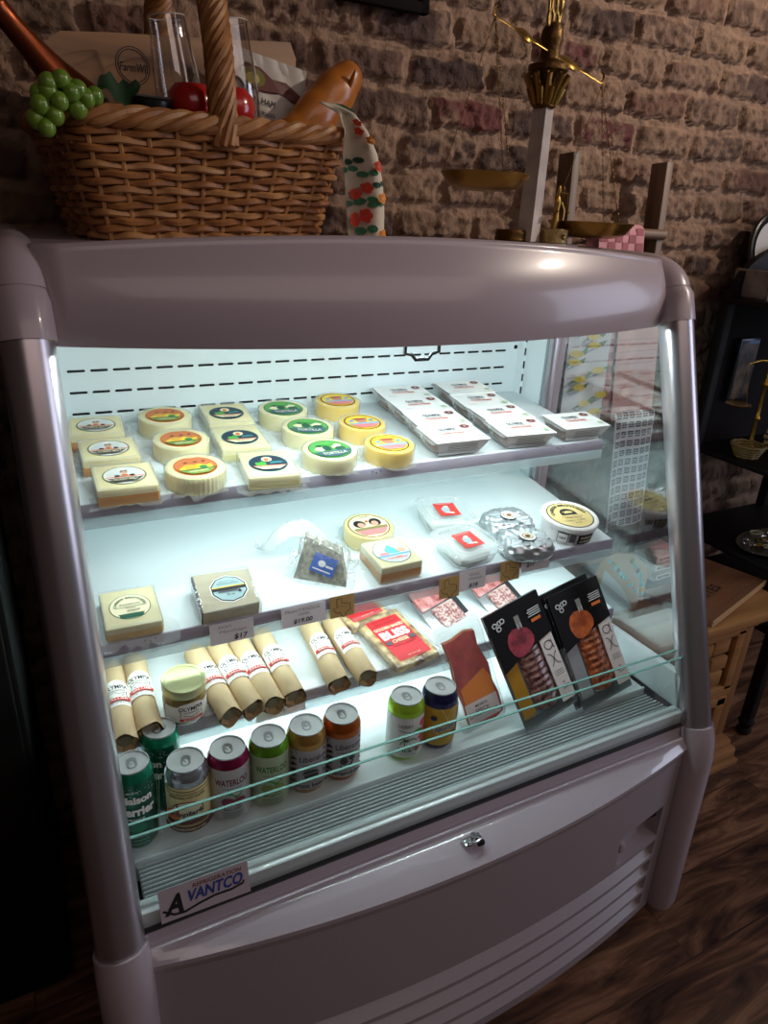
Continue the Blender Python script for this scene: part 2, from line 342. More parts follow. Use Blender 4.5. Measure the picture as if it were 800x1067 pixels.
# deck (bottom tray)
b = MB(); b.box((0, -.285, .515), (1.03, .555, .02), INW, .004); b.box((0, -.5635, .507), (1.03, .006, .04), INW, .002); part(b, 'deck')
b = MB()
GB = P('grille_grey', 'b9c2c6', .35)
b.box((0, -.605, .507), (1.02, .075, .004), P('grille_well', '6d767c', .6))
for k in range(9):
    y = -.570-.0085*k; b.box((0, y, .513+.0012*k), (1.02, .0042, .011), GB, .0015, seg=1)
part(b, 'air_return_grille')
b = MB(); b.box((0, -.648, .517), (1.05, .026, .030), P('sill_white', 'd3dde0', .22, coat=.5), .004); b.box((0, -.664, .501), (1.06, .007, .010), P('rail_black', '22262a', .4)); part(b, 'front_sill')
# shelves
def shelf(k, th=.023):
    yf, zf, s = SH[k]; a = math.atan(s); L = -.008-yf
    M = Matrix.Translation((0, yf, zf)) @ Matrix.Rotation(a, 4, 'X')
    b = MB(); b.box((0, L/2, -.006), (1.032, L, .012), INW, .002, M=M)
    for sx in (-1, 1): b.box((sx*.505, L/2, -.018), (.01, L, .02), INW, M=M)
    o = b.build('shelf', fr)
    c = MB(); c.box((0, yf-.002, zf-th/2+.001), (1.034, .004, th), GREY, .001)
    for x in (-.44, -.02, .40):
        for dx in (-.008, 0, .008): c.box((x+dx, yf-.0045, zf-.004-(.003 if dx == 0 else 0)), (.0015, .001, .002), DARK)
    c.build('price_rail', o, 'lilac-grey front edge strip')
    d = MB(); d.box((0, yf-.006, zf-th-.006), (1.03, .0015, .018), RAILC); d.box((0, yf+.004, zf-th-.004), (1.03, .012, .002), RAILC); d.build('clear_strip', o, 'clear plastic lower lip')
for k in (1, 2, 3): shelf(k)
# glass
b = MB()
for sx in (-1, 1):
    poly = [(-.122, .595), (-.122, 1.30), (-.415, 1.30), (-.655, .595)]
    v = [(sx*.541, y, z) for y, z in poly]+[(sx*.547, y, z) for y, z in poly]
    g = MB(); g.add(v, [(0, 1, 2, 3), (7, 6, 5, 4), (0, 4, 5, 1), (1, 5, 6, 2), (2, 6, 7, 3), (3, 7, 4, 0)], PANE); part(g, 'side_glass')
def fpane(y0, z0, y1, z1, name):
    g = MB(); t = .004; v = [(sx*.522, y+q, z) for sx in (-1, 1) for (y, z) in ((y0, z0), (y1, z1)) for q in (0, t)]
    g.add(v, [(0, 2, 6, 4), (1, 5, 7, 3), (0, 1, 3, 2), (4, 6, 7, 5)], GL)
    g.add([(sx*.522, y1+q, z1+dz) for sx in (-1, 1) for q in (0, t) for dz in (0, .0015)], [(0, 1, 3, 2), (4, 6, 7, 5), (0, 4, 5, 1), (2, 3, 7, 6), (1, 5, 7, 3), (0, 2, 6, 4)], EDGE)
    return part(g, name)
fg = fpane(-.660, .511, -.612, .645, 'front_glass'); fpane(-.674, .511, -.631, .641, 'front_glass')
# posts
TOPJ = Vector((.549, -.423, 1.254)); BEND = Vector((.549, -.674, .497)); FOOT = Vector((.549, -.698, .03))
def mir(v, sx): return (v[0]*sx, v[1], v[2])
for sx in (-1, 1):
    b = MB(); b.tube([mir(BEND+(TOPJ-BEND)*t, sx) for t in (-.01, .25, .5, .75, 1.01)], .0315, ALU, 28); part(b, 'side_post', 'satin aluminium tube post')
    pts = [TOPJ+Vector((0, 0, -.001)), Vector((.549, -.408, 1.295))]
    for i in range(9):
        a = PI/2*i/8; pts.append(Vector((.549, -.325-.072*math.cos(a), 1.305-.003+.034*math.sin(a))))
    pts += [Vector((.549, -.2, 1.337)), Vector((.549, 0, 1.337)), Vector((.549, .06, 1.335))]
    b = MB(); b.tube([mir(p, sx) for p in pts], [.0345]*3+[.0345]*(len(pts)-3), SHELL, 28); part(b, 'corner_cap')
    lp = [BEND+(TOPJ-BEND)*.008, BEND+(TOPJ-BEND)*-.03, Vector((.549, -.688, .44)), FOOT+Vector((0, 0, .02)), FOOT]
    b = MB(); b.tube([mir(p, sx) for p in lp], [.0355, .0365, .0365, .035, .030], SHELL, 28, flat=1); part(b, 'lower_leg')
    for y in (-.60, -.03):
        c = MB(); c.lathe([(0, 0), (.018, 0), (.02, .004), (.02, .02), (.012, .024), (.012, .05)], DARK, 16, M=Matrix.Translation((sx*.49, y, -.0))); part(c, 'foot')
# canopy
def bul(x): return max(0, 1-(x/.53)**2)
def can_pt(u, v):
    x = -.530+1.06*u; e = min(u, 1-u)*1.06; rr = max(0, 1-e/.014); ins = .016*(1-math.sqrt(max(0, 1-rr*rr)))
    b_ = bul(x)
    zb, zt = 1.246-.004*b_, 1.362+.026*b_; yb, yt = -.408-.078*b_, -.392-.052*b_
    if v < .12: t = v/.12; y = yb+.022*(1-t)+0; z = zb+.004*(1-math.sin(t*PI/2)); y = yb+.03*(1-t); return (x, y+ins, z)
    if v < .8: t = (v-.12)/.68; return (x, yb+(yt-yb)*t-.014*math.sin(t*PI)+ins, zb+(zt-.008-zb)*t)
    t = (v-.8)/.2; a = t*PI/2
    if t < .5: a = t*PI; return (x, yt+.008*(1-math.cos(a))+ins, zt-.008+.008*math.sin(a))
    t = (t-.5)*2; return (x, yt+.008+(.06-yt)*t, zt+(1.36-zt)*min(1, t*3))
b = MB(); b.grid(can_pt, 64, 50, SHELL); b.box((0, -.12, 1.300), (1.06, .36, .11), SHELL); part(b, 'canopy', 'glossy lilac-white bulging header')
# LED strip
LEDM = P('led_dot', 'ffffff', .4, emit='e6fbff', estr=300); b = MB(); b.box((0, -.395, 1.255), (1.0, .012, .006), INW); o = part(b, 'led_strip')
b = MB()
for i in range(40): b.box((-.49+.98*i/39, -.397, 1.2505), (.0055, .0055, .003), LEDM)
o2 = b.build('led_dots', o)
b = MB(); HB = P('handle_black', '1c1b1f', .45)
b.tube([(-.034, -.43, 1.238), (-.034, -.43, 1.221), (-.022, -.43, 1.219), (-.015, -.43, 1.211), (.008, -.43, 1.211), (.014, -.43, 1.219), (.026, -.43, 1.222), (.026, -.43, 1.24)], .0032, HB, 8); part(b, 'night_blind_handle', 'small black pull handle')
# bumper ledge and louvred front panel
def fy(x): return -.690-.057*bul(x)
bands = [(.200, .243), (.150, .190), (.100, .140), (.052, .090)]
b = MB()
prof = [(-.668, .506, 0), (-.670, .486, 0), (-.674, .481, 0)]
def led_pt(u, v):
    x = -.522+1.044*u; k = v*6
    yy = lambda t: -.672+(fy(x)+.672)*t
    pts = [(-.667, .505), (-.670, .486), (-.672, .4835), (yy(.3), .4835-.0012), (yy(.6), .4835-.006), (yy(.85), .4835-.0115), (fy(x), .468), (fy(x), .460), (fy(x)+.004, .445)]
    k = v*8; i = min(7, int(k)); t = k-i; return (x, pts[i][0]*(1-t)+pts[i+1][0]*t, pts[i][1]*(1-t)+pts[i+1][1]*t)
b.grid(led_pt, 60, 40, P('bumper_gloss', 'b3a8b0', .30, coat=1), True); MATS['bumper_gloss'].node_tree.nodes['Principled BSDF'].inputs['Coat Roughness'].default_value = .02; part(b, 'bumper_ledge', 'glossy ledge reflecting the lamp dots')
def panel():
    b = MB(); zs = [.030, .034]
    for z0, z1 in bands[::-1]: zs += [z0, z0+.004, z0+.52*(z1-z0), z1-.006, z1-.0012, z1]
    zs += [.252, .256, .32, .333, .3345, .36, .40, .43, .448]
    zs = sorted(set(round(z, 5) for z in zs)); xs = [-.515+1.03*i/72 for i in range(73)]+[-.482, -.476, -.47, .345, .355, .36, .47, .476, .482]; xs = sorted(set(xs))
    def off(x, z):
        if abs(x) < .4821:
            tap = min(1, (.482-abs(x))/.012)
            for z0, z1 in bands:
                if z0 < z < z1-.0001: return .030*tap*min(1, (z-z0)/(.52*(z1-z0)))
            if .354 < x and .2559 < z < .334: return .034*min(1, (x-.354)/.006, (.482-x)/.006)*(.8+.2*(z-.256)/.078)
        return 0
    v = [(x, fy(x)+.004-(.448-z)*.02+off(x, z), z) for z in zs for x in xs]; n = len(xs)
    f = [(j*n+i, j*n+i+1, (j+1)*n+i+1, (j+1)*n+i) for j in range(len(zs)-1) for i in range(n-1)]
    b.add(v, f, P('front_panel_plastic', 'a3979c', .35, bump=.15, bscale=400)); return b
pn = panel(); pn.box((.418, fy(.42)+.028, .316), (.120, .012, .030), DARK); pn.box((0, -.62, .033), (1.02, .1, .006), DARK)  # first black box darkens the top slot, standing for shade inside it
pn.box((.350, fy(.35)+.004, .305), (.012, .012, .022), SHELL, .002); part(pn, 'louvred_front_panel')
# latch
b = MB(); CH = P('chrome', 'd8d8dc', .12, metal=1); M = Matrix.Translation((-.012, -.722, .484))
b.box((0, .01, 0), (.034, .018, .006), CH, .001, M=M); b.lathe([(0, 0), (.006, 0), (.006, .014), (0, .014)], CH, 14, M=M @ Matrix.Translation((0, .008, .001))); b.tube([(-.014, .006, .006), (-.005, -.004, .012), (.006, -.002, .013), (.014, .004, .005)], .0022, CH, 8, M=M)
b.box((.008, .0, .004), (.012, .010, .008), DARK, .001, M=M); part(b, 'latch', 'small chrome latch')
# brand plate on the front glass
b = MB(); nrm = math.atan2(.048, .134); M = Matrix.Translation((-.433, -.6655, .538)) @ Matrix.Rotation(PI/2-nrm, 4, 'X') @ Matrix.Rotation(-.01, 4, 'Z')
b.box((0, 0, 0), (.124, .046, .0012), P('plate_silver', 'b9adb3', .5), M=M)
d = Decal(b, M=M, base=.0009); d.text('REFRIGERATION', .018, .0155, BROWN, wd=.068, h=.0058, shear=.2, bold=.02)
NV = P('print_brand_blue', '27408c', .5)
d.text('A', -.040, -.001, BLACK, h=.028, wd=.026, shear=.30, bold=.04); d.text('VANTCO', .0140, .003, NV, wd=.078, h=.0165, shear=.2, bold=.03)
d.line([(-.058, -.006), (-.044, -.015), (-.030, -.0165), (-.010, -.012), (.012, -.0085), (.035, -.009), (.052, -.006), (.054, -.002)], .0032, BLACK)
b.build('brand_plate', fg, 'silver sticker with the maker name in blue and black')

# ------------------------------------------------------------------ things in the case: cheeses, top shelf
CH_P = P('cheese_pale', 'efe2b0', .5, sss=.2, var=.06, vscale=40); CH_O = P('cheese_orange_rind', 'd9953a', .5, var=.15, vscale=60); CH_Y = P('cheese_yellow', 'efc95e', .45, sss=.2); CH_T = P('cheese_tan', 'd8cda2', .55, var=.08, vscale=60)
FILM = clear('plastic_film', (.97, .98, .98), 1.6, .06, haze=.07, bump=.6, bscale=45)
def film(parent, a, b_, h, seed, round_=False, out=.016):
    rs = random.Random(seed); b = MB(); n = 40; pr = [(1.015, h*1.02), (1.03, h*.6), (1.04, .004), (1.0, .002)]
    jit = [rs.uniform(.25, 1.25) for _ in range(n)]
    def fn(u, v):
        i = int(round(u*n)) % n; an = 2*PI*u; c, s_ = math.cos(an), math.sin(an)
        if round_: x, y = c*a, s_*b_
        else:
            k = max(abs(c)/1, abs(s_)/1); x, y = c/k*a, s_/k*b_
        q = v*4
        if q <= 1: sc_ = .90+.12*q; z = h+.0012
        elif q <= 2: sc_ = 1.02; z = h*(1-(q-1)*.95)
        else: t = (q-2)/2; sc_ = 1.02; L = math.hypot(x, y); e = out*jit[i]*t; x += x/L*e; y += y/L*e; z = .0015+.004*abs(math.sin(i*1.7+seed))*t*(2-t)
        return (x*sc_, y*sc_, z)
    b.grid(fn, n, 8, FILM, True, closed_u=True); return b.build('wrapper', parent, 'clear crinkled plastic wrapper')
def square_cheese(name, label, M, a, b_, h, top, side, art, seed, group=None, f=.016):
    t = thing(name, label, 'cheese', M, group=group)
    b = MB(); b.box((0, 0, h*.5), (a, b_, h), top, .004)
    b.box((0, 0, h*.36), (a+.0008, b_+.0008, h*.66), side, .004); b.build('cheese', t)
    b = MB(); art(Decal(b, lambda x, y, z: (x, y, h+z))); b.build('printed_label', t)
    film(t, a/2, b_/2, h, seed, out=f); return t
def round_cheese(name, label, M, r, h, mat, art, seed, group=None, flutes=0, lift=0):
    t = thing(name, label, 'cheese', M, group=group); b = MB()
    pr = [(0, .0), (r*.95, 0), (r, .004), (r, h-.005), (r*.97, h-.001), (r*.93, h), (0, h)]
    if flutes:
        def fn(u, v):
            i = v*6; k = min(5, int(i)); q = i-k; rr = pr[k][0]*(1-q)+pr[k+1][0]*q; z = pr[k][1]*(1-q)+pr[k+1][1]*q
            if 1 <= i <= 4: rr *= 1+.012*math.cos(u*2*PI*flutes)
            return (rr*math.cos(2*PI*u), rr*math.sin(2*PI*u), z)
        b.grid(fn, flutes*4, 6, mat, True, closed_u=True)
    else: b.lathe(pr, mat, 36)
    b.build('cheese', t)
    b = MB(); art(Decal(b, lambda x, y, z: (x*1.12, y*1.12, h+z))); b.build('printed_label', t)
    film(t, r, r, h, seed, True); return t
def art_sheep(d):
    d.ell(0, 0, .0325, .0315, OLIVE).ell(0, 0, .0300, .0290, WHITE)
    for x, y, r in ((-.017, .002, .011), (.017, .002, .011), (-.011, .013, .011), (.011, .013, .011), (0, .002, .012)): d.ell(x, y, r, r*.8, P('print_wool', 'e3e6e2', .6), 14)
    d.ell(0, .008, .006, .007, P('print_face', 'd8b79a', .6), 14).rect(-.005, .009, -.001, .012, BLACK).rect(.001, .009, .005, .012, BLACK)
    d.ell(-.011, -.006, .004, .003, BLACK, 14).ell(.011, -.006, .004, .003, BLACK, 14).ell(0, -.005, .005, .003, ORANGE, 14)
    d.poly([(-.029, -.010), (.029, -.010), (.028, -.0125), (-.028, -.0125)], ORANGE).poly([(-.026, -.0155), (.026, -.0155), (.016, -.026), (-.016, -.026)], P('print_ink_olive', '3f4436', .6))
    d.text('GORKA MELT', 0, -.0205, CREAM, h=.006, wd=.036); d.text('CHEESE', 0, .0235, CREAM, h=.0035)
def art_pumpkin(d):
    d.ell(0, 0, .031, .031, P('print_rust', 'c96b2e', .6)).ell(0, .003, .028, .024, P('print_terracotta', 'd47a48', .6))
    d.poly([(-.024, -.004), (-.012, .006), (-.004, .002), (.006, .006), (.016, .0), (.024, .002), (.022, -.016), (-.022, -.016)], YEL)
    d.ell(-.008, -.002, .008, .008, P('print_gold', 'e9b23a', .5), 14); d.ell(.010, -.006, .006, .005, GREEN, 12)
    for x in (-.014, 0, .012): d.rect(x, .010, x+.005, .013, BLACK)
    d.rect(-.026, -.015, .026, -.012, DGREEN); d.poly([(-.024, -.0155), (.024, -.0155), (.012, -.0275), (-.012, -.0275)], P('print_leafgreen', '86a148', .6)); d.text('HARVEST', 0, -.020, CREAM, h=.0055, wd=.027); d.text('CHEESE', 0, .024, CREAM, h=.003)
def art_navy(d):
    d.ell(0, 0, .033, .033, P('print_teal_rim', '3f7f80', .6)).ell(0, 0, .0312, .0312, NAVY).ell(.0, .015, .009, .009, CREAM, 18).ell(-.001, .013, .004, .006, ORANGE, 12)
    d.rect(-.022, -.009, -.004, .003, P('print_lime', '4fae46', .6)); d.rect(-.013, .003, -.007, .006, P('print_lime', '4fae46', .6)); d.poly([(.002, -.005), (.024, -.003), (.022, .003), (.004, .002)], P('print_teal', '3b8d93', .6))
    d.poly([(-.028, -.011), (.028, -.011), (.026, -.015), (-.026, -.015)], P('print_coral', 'd8705a', .6)).poly([(-.026, -.015), (.026, -.015), (.014, -.026), (-.014, -.026)], CREAM); d.text('* TRUFFLE *', 0, -.0195, BLACK, h=.004, wd=.03)
def art_green(d):
    d.ell(0, 0, .0345, .0345, DGREEN).ell(0, 0, .0330, .0330, P('print_mid_green', '5aa352', .6))
    d.poly([(-.026, .002), (-.018, .010), (-.010, .008), (-.008, -.002), (-.016, -.006)], CREAM); d.ell(-.014, .013, .005, .004, DGREEN, 12); d.ell(-.004, .002, .007, .009, DGREEN, 14)
    d.poly([(.004, .004), (.014, .014), (.024, .010), (.018, .0), (.008, -.004)], CREAM); d.ell(.016, -.004, .009, .007, DGREEN, 14); d.ell(0, .016, .008, .004, P('print_lime', '4fae46', .6), 12)
    d.poly([(-.031, -.010), (.031, -.010), (.022, -.025), (0, -.0315), (-.022, -.025)], P('print_slate', '3f6470', .6)); d.text('TORTILLA', 0, -.0185, CREAM, h=.0085, wd=.040)
def art_yellow(d):
    d.ell(0, 0, .0325, .0325, BROWN).ell(0, 0, .0300, .0300, YEL); d.ell(.0, .006, .010, .010, P('print_skin', 'c98a6a', .6), 16).ell(0, .014, .014, .004, P('print_terracotta2', 'b0503c', .6), 16)
    for x in (-.018, .018): d.ell(x, .006, .005, .004, SKYB, 12).ell(x, .006, .002, .002, BLUE, 10)
    d.poly([(-.029, -.006), (.029, -.004), (.027, -.012), (-.027, -.010)], SKYB); d.poly([(-.026, -.011), (.026, -.012), (.014, -.026), (-.014, -.026)], PINK); d.text('JALAPENO', 0, -.0175, P('print_coral', 'd8705a', .6), h=.004, wd=.026)
pos = ['at the back', 'in the middle', 'at the front']
for i, (x, y, rz) in enumerate([(-.455, -.085, -.08), (-.449, -.190, -.02), (-.441, -.297, -.02)]):
    square_cheese('square_cheese', 'square cream cheese with orange sides and sheep label, %s of the leftmost row' % pos[i], on_shelf(1, x, y-.003, rz), .088, .086, .030, CH_P, CH_O, art_sheep, i, 'sheep-label cheeses on the top shelf')
for i, (x, y) in enumerate([(-.333, -.068), (-.329, -.182), (-.332, -.296)]):
    round_cheese('round_cheese', 'round pale cheese with orange harvest label, %s of the orange-label row' % pos[i], on_shelf(1, x, y, .05*i-.05), .048, .030, CH_P, art_pumpkin, 10+i, 'orange-label round cheeses on the top shelf', flutes=40 if i == 2 else 0)
for i, (x, y, rz) in enumerate([(-.217, -.065, -.05), (-.226, -.185, -.04), (-.213, -.303, -.10)]):
    square_cheese('square_cheese', 'square pale cheese with round navy label, %s of the navy-label row' % pos[i], on_shelf(1, x, y, rz), .086, .102, .024, CH_P, P('cheese_pale_side', 'd9cf8e', .5), art_navy, 20+i, 'navy-label cheeses on the top shelf', f=.02)
for i, (x, y, rz, lf, rx) in enumerate([(-.107, -.080, -.06, 0, 0), (-.094, -.180, -.25, 0, .0), (-.095, -.287, .06, 0, .0)]):
    round_cheese('round_cheese', 'round pale cheese with bright green label, %s of the green-label row' % pos[i], on_shelf(1, x, y, rz, lf, rx), .0485, .030, CH_P, art_green, 30+i, 'green-label round cheeses on the top shelf', flutes=0)
for i, (x, y) in enumerate([(.020, -.058), (.017, -.184), (.022, -.290)]):
    round_cheese('round_cheese', 'round golden cheese with brown-ringed yellow label, %s of its row' % pos[i], on_shelf(1, x, y, -.05), .0465, .030, CH_Y, art_yellow, 40+i, 'yellow-label round cheeses on the top shelf')
# cartons
CART = P('carton_white', 'efeeea', .5); TRAY = clear('clear_tray', (.93, .93, .93), 1.5, .08, haze=.22, hazecol='d8d6d2')
def carton(M, label):
    t = thing('sleeved_food_tray', label, 'food carton', M, group='white sleeved trays on the top shelf'); b = MB()
    w, dp, h = .124, .084, .034                      # sleeve: top, slanted front and back
    top = [(-w/2+.004, -dp/2, h), (w/2-.004, -dp/2, h+.001), (w/2, dp/2, h), (-w/2+.002, dp/2, h)]
    b.add([(-w/2+.004, -dp/2, h), (w/2-.002, -dp/2, h), (w/2-.002, dp/2, h), (-w/2+.004, dp/2, h), (-w/2+.020, -dp/2+.012, .003), (w/2-.018, -dp/2+.012, .003), (w/2-.018, dp/2-.012, .003), (-w/2+.020, dp/2-.012, .003)],
          [(0, 1, 2, 3), (4, 5, 1, 0), (6, 7, 3, 2), (7, 6, 5, 4)], CART)
    b.build('carton_sleeve', t)
    b = MB(); b.box((0, 0, .014), (w-.034, dp-.026, .022), P('food_brown', '8d5f4a', .6, var=.4, vscale=90), .006)
    b.build('food', t)
    b = MB(); b.box((0, 0, .031), (w+.006, dp-.004, .002), TRAY, .001); b.box((0, 0, .016), (w-.024, dp-.016, .028), TRAY, .008); b.build('tray', t)
    b = MB(); d = Decal(b, lambda x, y, z: (x, y, h+.0005+z))
    d.text('OLYMPIA', -.004, .016, INK, h=.0105, wd=.040, bold=.03); d.text('PROVISIONS', -.004, .0065, INK, h=.0040, wd=.034); d.ell(.040, .024, .0105, .0085, P('seal_maroon', '7c3a38', .5), 20); d.text('2', .040, .024, WHITE, h=.007)
    d.text('CHARCUTERIE', -.002, -.004, P('print_coral2', 'd0563e', .6), h=.0075, wd=.052, bold=.04); d.text('SNACK', -.036, -.026, P('print_rose', 'd99a90', .6), h=.004); d.ell(.046, -.024, .007, .006, P('print_sage', 'b5c7a5', .6), 16)
    sl = Matrix.Translation((0, -.037, .0185)) @ Matrix.Rotation(PI/2+.37, 4, 'X')
    d2 = Decal(b, M=sl, base=.0012)
    for k in range(5): d2.rect(-.03, .008-.004*k, .034, .0095-.004*k, P('print_fine_grey', '8b8983', .6))
    b.build('sleeve_print', t); return t
names = ['at the back', 'second from the back', 'third from the back', 'at the front']
for i, (x, y) in enumerate([(.178, -.052), (.174, -.130), (.171, -.208), (.160, -.286)]):
    carton(on_shelf(1, x, y, -.06+.03*(i % 2), .0015*(i % 2)), 'white sleeved snack tray, %s of the left tray column' % names[i])
for i, (x, y) in enumerate([(.336, -.052), (.329, -.132), (.326, -.212), (.320, -.288)]):
    carton(on_shelf(1, x, y, -.07+.035*((i+1) % 2), .0015*((i+1) % 2)), 'white sleeved snack tray, %s of the right tray column' % names[i])
carton(on_shelf(1, .466, -.286, -.03), 'white sleeved snack tray standing alone at the right end of the top shelf')

# ------------------------------------------------------------------ middle shelf
def art_bros(d):
    d.ell(0, .0, .031, .0315, DGREEN).ell(0, 0, .0298, .0303, CREAM).ell(0, -.0295+.006, .018, .006, DGREEN, 20).poly([(-.020, -.018), (.020, -.018), (.014, -.026), (-.014, -.026)], DGREEN)
    d.text('CHEESE BROTHERS', 0, 0, DGREEN, h=.0045, wd=.072, arc=(.0225, PI/2), bold=.02); d.text('BALDERSON', 0, .005, BLACK, h=.0035, wd=.03); d.rect(-.022, -.002, .022, -.001, DGREEN); d.text('natural aged', 0, -.005, BLACK, h=.003); d.text('KNOP', .004, -.0125, BLACK, h=.005, shear=.3)
square_cheese('square_cheese', 'tan square cheese with green-rimmed oval label at the left end of middle shelf', on_shelf(2, -.459, -.355, -.03), .083, .096, .026, CH_T, P('cheese_tan_side', 'cda862', .5), art_bros, 51, f=.028)
def art_deca(d):
    d.poly([(.0365*math.cos(PI/10+k*PI/5), .0365*math.sin(PI/10+k*PI/5)) for k in range(10)], WHITE).poly([(.0345*math.cos(PI/10+k*PI/5), .0345*math.sin(PI/10+k*PI/5)) for k in range(10)], BLACK).poly([(.032*math.cos(PI/10+k*PI/5), .032*math.sin(PI/10+k*PI/5)) for k in range(10)], P('print_ice_blue', 'a7c3c6', .6))
    d.rect(-.032, -.004, .032, .004, BLACK).rect(-.0315, .004, .031, .0065, YEL).text('MANCHEGO ARTISAN', 0, .014, INK, h=.003, wd=.04).text('aged sheep milk', 0, .020, INK, h=.003, wd=.03); d.rect(-.022, -.009, .020, -.0055, INK); d.text('8.1 oz', .0, -.016, BLACK, h=.006, wd=.014); d.ell(.018, -.012, .003, .003, BLACK, 10)
t = thing('cheese_wedge', 'thick grey-tan cheese slab with ten-sided pale blue label', 'cheese', on_shelf(2, -.311, -.362, -.03, .003, .14))
b = MB(); b.prism([(-.045, -.044), (.046, -.041), (.049, .040), (-.044, .044)], 0, .030, P('cheese_grey_tan', 'b9ae95', .6, var=.12, vscale=50, bump=.3, bscale=120)); b.box((-.0455, 0, .015), (.003, .086, .030), P('rind_dark', '3a332c', .8, bump=.5), .001); b.build('cheese', t)
b = MB(); art_deca(Decal(b, lambda x, y, z: (x*.87+.006, y*.87, .030+z))); b.build('printed_label', t); film(t, .048, .046, .030, 60, out=.006)
# blue-label wedge
t = thing('cheese_wedge', 'grey speckled blue cheese wedge with small blue label inside crumpled clear plastic', 'cheese', on_shelf(2, -.128, -.335, -.55, .0))
sp = P('cheese_speckled', 'aaa591', .7, color2='78766b', vscale=120, contrast=2, bump=.3)
b = MB(); v = [(-.046, -.020, 0), (.050, -.026, 0), (.046, .020, 0), (-.042, .024, 0), (-.032, .014, .070), (.034, .000, .050), (.032, .026, .050), (-.036, .030, .070)]
b.add(v, [(0, 3, 2, 1), (0, 1, 5, 4), (1, 2, 6, 5), (2, 3, 7, 6), (3, 0, 4, 7), (4, 5, 6, 7)], sp); b.build('cheese', t)
fv = Matrix.Translation((.006, -.0100, .030)) @ Matrix.Rotation(-.06, 4, 'Z') @ Matrix.Rotation(R(62), 4, 'X') @ Matrix.Rotation(-.2, 4, 'Z')
b = MB(); d = Decal(b, M=fv, base=.003); d.rect(-.022, -.017, .022, .017, BLUE).ell(-.004, .001, .007, .006, WHITE, 14).rect(.004, -.003, .018, .001, WHITE).rect(-.018, -.012, .016, -.0095, WHITE); b.build('printed_label', t)
b = MB()
def crum(u, v):
    rs = math.sin(u*37+v*21)*math.cos(v*31-u*13); x = -.060+.125*u; y = -.030+.085*v
    hgt = .076-.03*u if .15 < u < .85 else .020
    z = hgt*math.sin(PI*min(1, max(0, v*1.1)))**.5+.006*rs+.004; return (x, y+.004*rs, max(.001, z))
b.grid(crum, 26, 18, FILM); 
def crum2(u, v): an = u*PI*1.1+.1; r = .02+.062*v; return (-.050+r*math.cos(an)*1.0, .040+r*math.sin(an)*.6, .030+.028*math.sin(9*u+4*v)*v+.012*(1-v))
b.grid(crum2, 22, 8, clear('crumpled_film', (.97, .98, .98), 2.5, .08, haze=.30, bump=1, bscale=90)); b.build('wrapper', t, 'crumpled clear plastic bag')
def art_two(d):
    d.ell(0, 0, .0375, .0375, BROWN).ell(0, 0, .0355, .0355, CREAM)
    for sx in (-1, 1): d.ell(sx*.015, .008, .011, .012, BLACK, 18).ell(sx*.013, .004, .0065, .008, P('print_skin2', 'e0a58c', .6), 14)
    d.poly([(-.032, -.006), (.032, -.006), (.030, -.014), (-.030, -.014)], P('print_khaki', '8f854e', .6)).poly([(-.030, -.014), (.030, -.014), (.018, -.029), (-.018, -.029)], PINK); d.text('CHEESE', 0, .027, BROWN, h=.004); d.ell(0, .012, .003, .003, RED, 10)
round_cheese('round_cheese', 'round yellow cheese with label of two dark-haired heads on the middle shelf', on_shelf(2, .006, -.252, .0), .0495, .032, P('cheese_soft_yellow', 'edd78a', .5, sss=.2), art_two, 61)
def art_bird(d):
    d.ell(0, 0, .0365, .0365, BLACK).ell(0, 0, .0350, .0350, P('print_paleblue', 'cfdfe6', .6)).poly([(-.014, -.006), (-.012, .008), (0, .022), (.010, .008), (.014, -.008)], P('print_teal2', '5fb0b5', .6)).ell(-.018, -.006, .010, .006, PINK, 14).ell(.020, .0, .010, .008, P('print_skin2', 'e0a58c', .6), 14)
    d.poly([(-.034, -.010), (.034, -.010), (.032, -.015), (-.032, -.015)], P('print_sea', '6fa8c8', .6)).text('COULEMELLE', 0, -.022, P('print_coral', 'd8705a', .6), h=.007, wd=.044, bold=.03).text('LE PETIT', 0, .028, INK, h=.004)
square_cheese('square_cheese', 'square tan cheese with orange side and pale blue label, on the middle shelf', on_shelf(2, .004, -.352, .02), .086, .088, .036, CH_T, P('cheese_amber', 'c98a2e', .5), art_bird, 62, f=.024)
# clear tubs
TUB = clear('tub_plastic', (.98, .99, .99), 2.2, .05, haze=.14, hazecol='f4f8f8')
def rrect(a, b_, r, n=6):
    out = []
    for cx, cy, a0 in ((a-r, b_-r, 0), (-a+r, b_-r, PI/2), (-a+r, -b_+r, PI), (a-r, -b_+r, 1.5*PI)):
        out += [(cx+r*math.cos(a0+PI/2*i/n), cy+r*math.sin(a0+PI/2*i/n)) for i in range(n+1)]
    return out
def loft(b, rings, m, cap0=True, cap1=True, M=None):
    n = len(rings[0][0]); v = [(x, y, z) for (pts, z) in rings for x, y in pts]; f = []
    for j in range(len(rings)-1): f += [(j*n+i, j*n+(i+1) % n, (j+1)*n+(i+1) % n, (j+1)*n+i) for i in range(n)]
    if cap0: f.append(tuple(range(n))[::-1])
    if cap1: f.append(tuple((len(rings)-1)*n+i for i in range(n)))
    b.add(v, f, m, M, True)
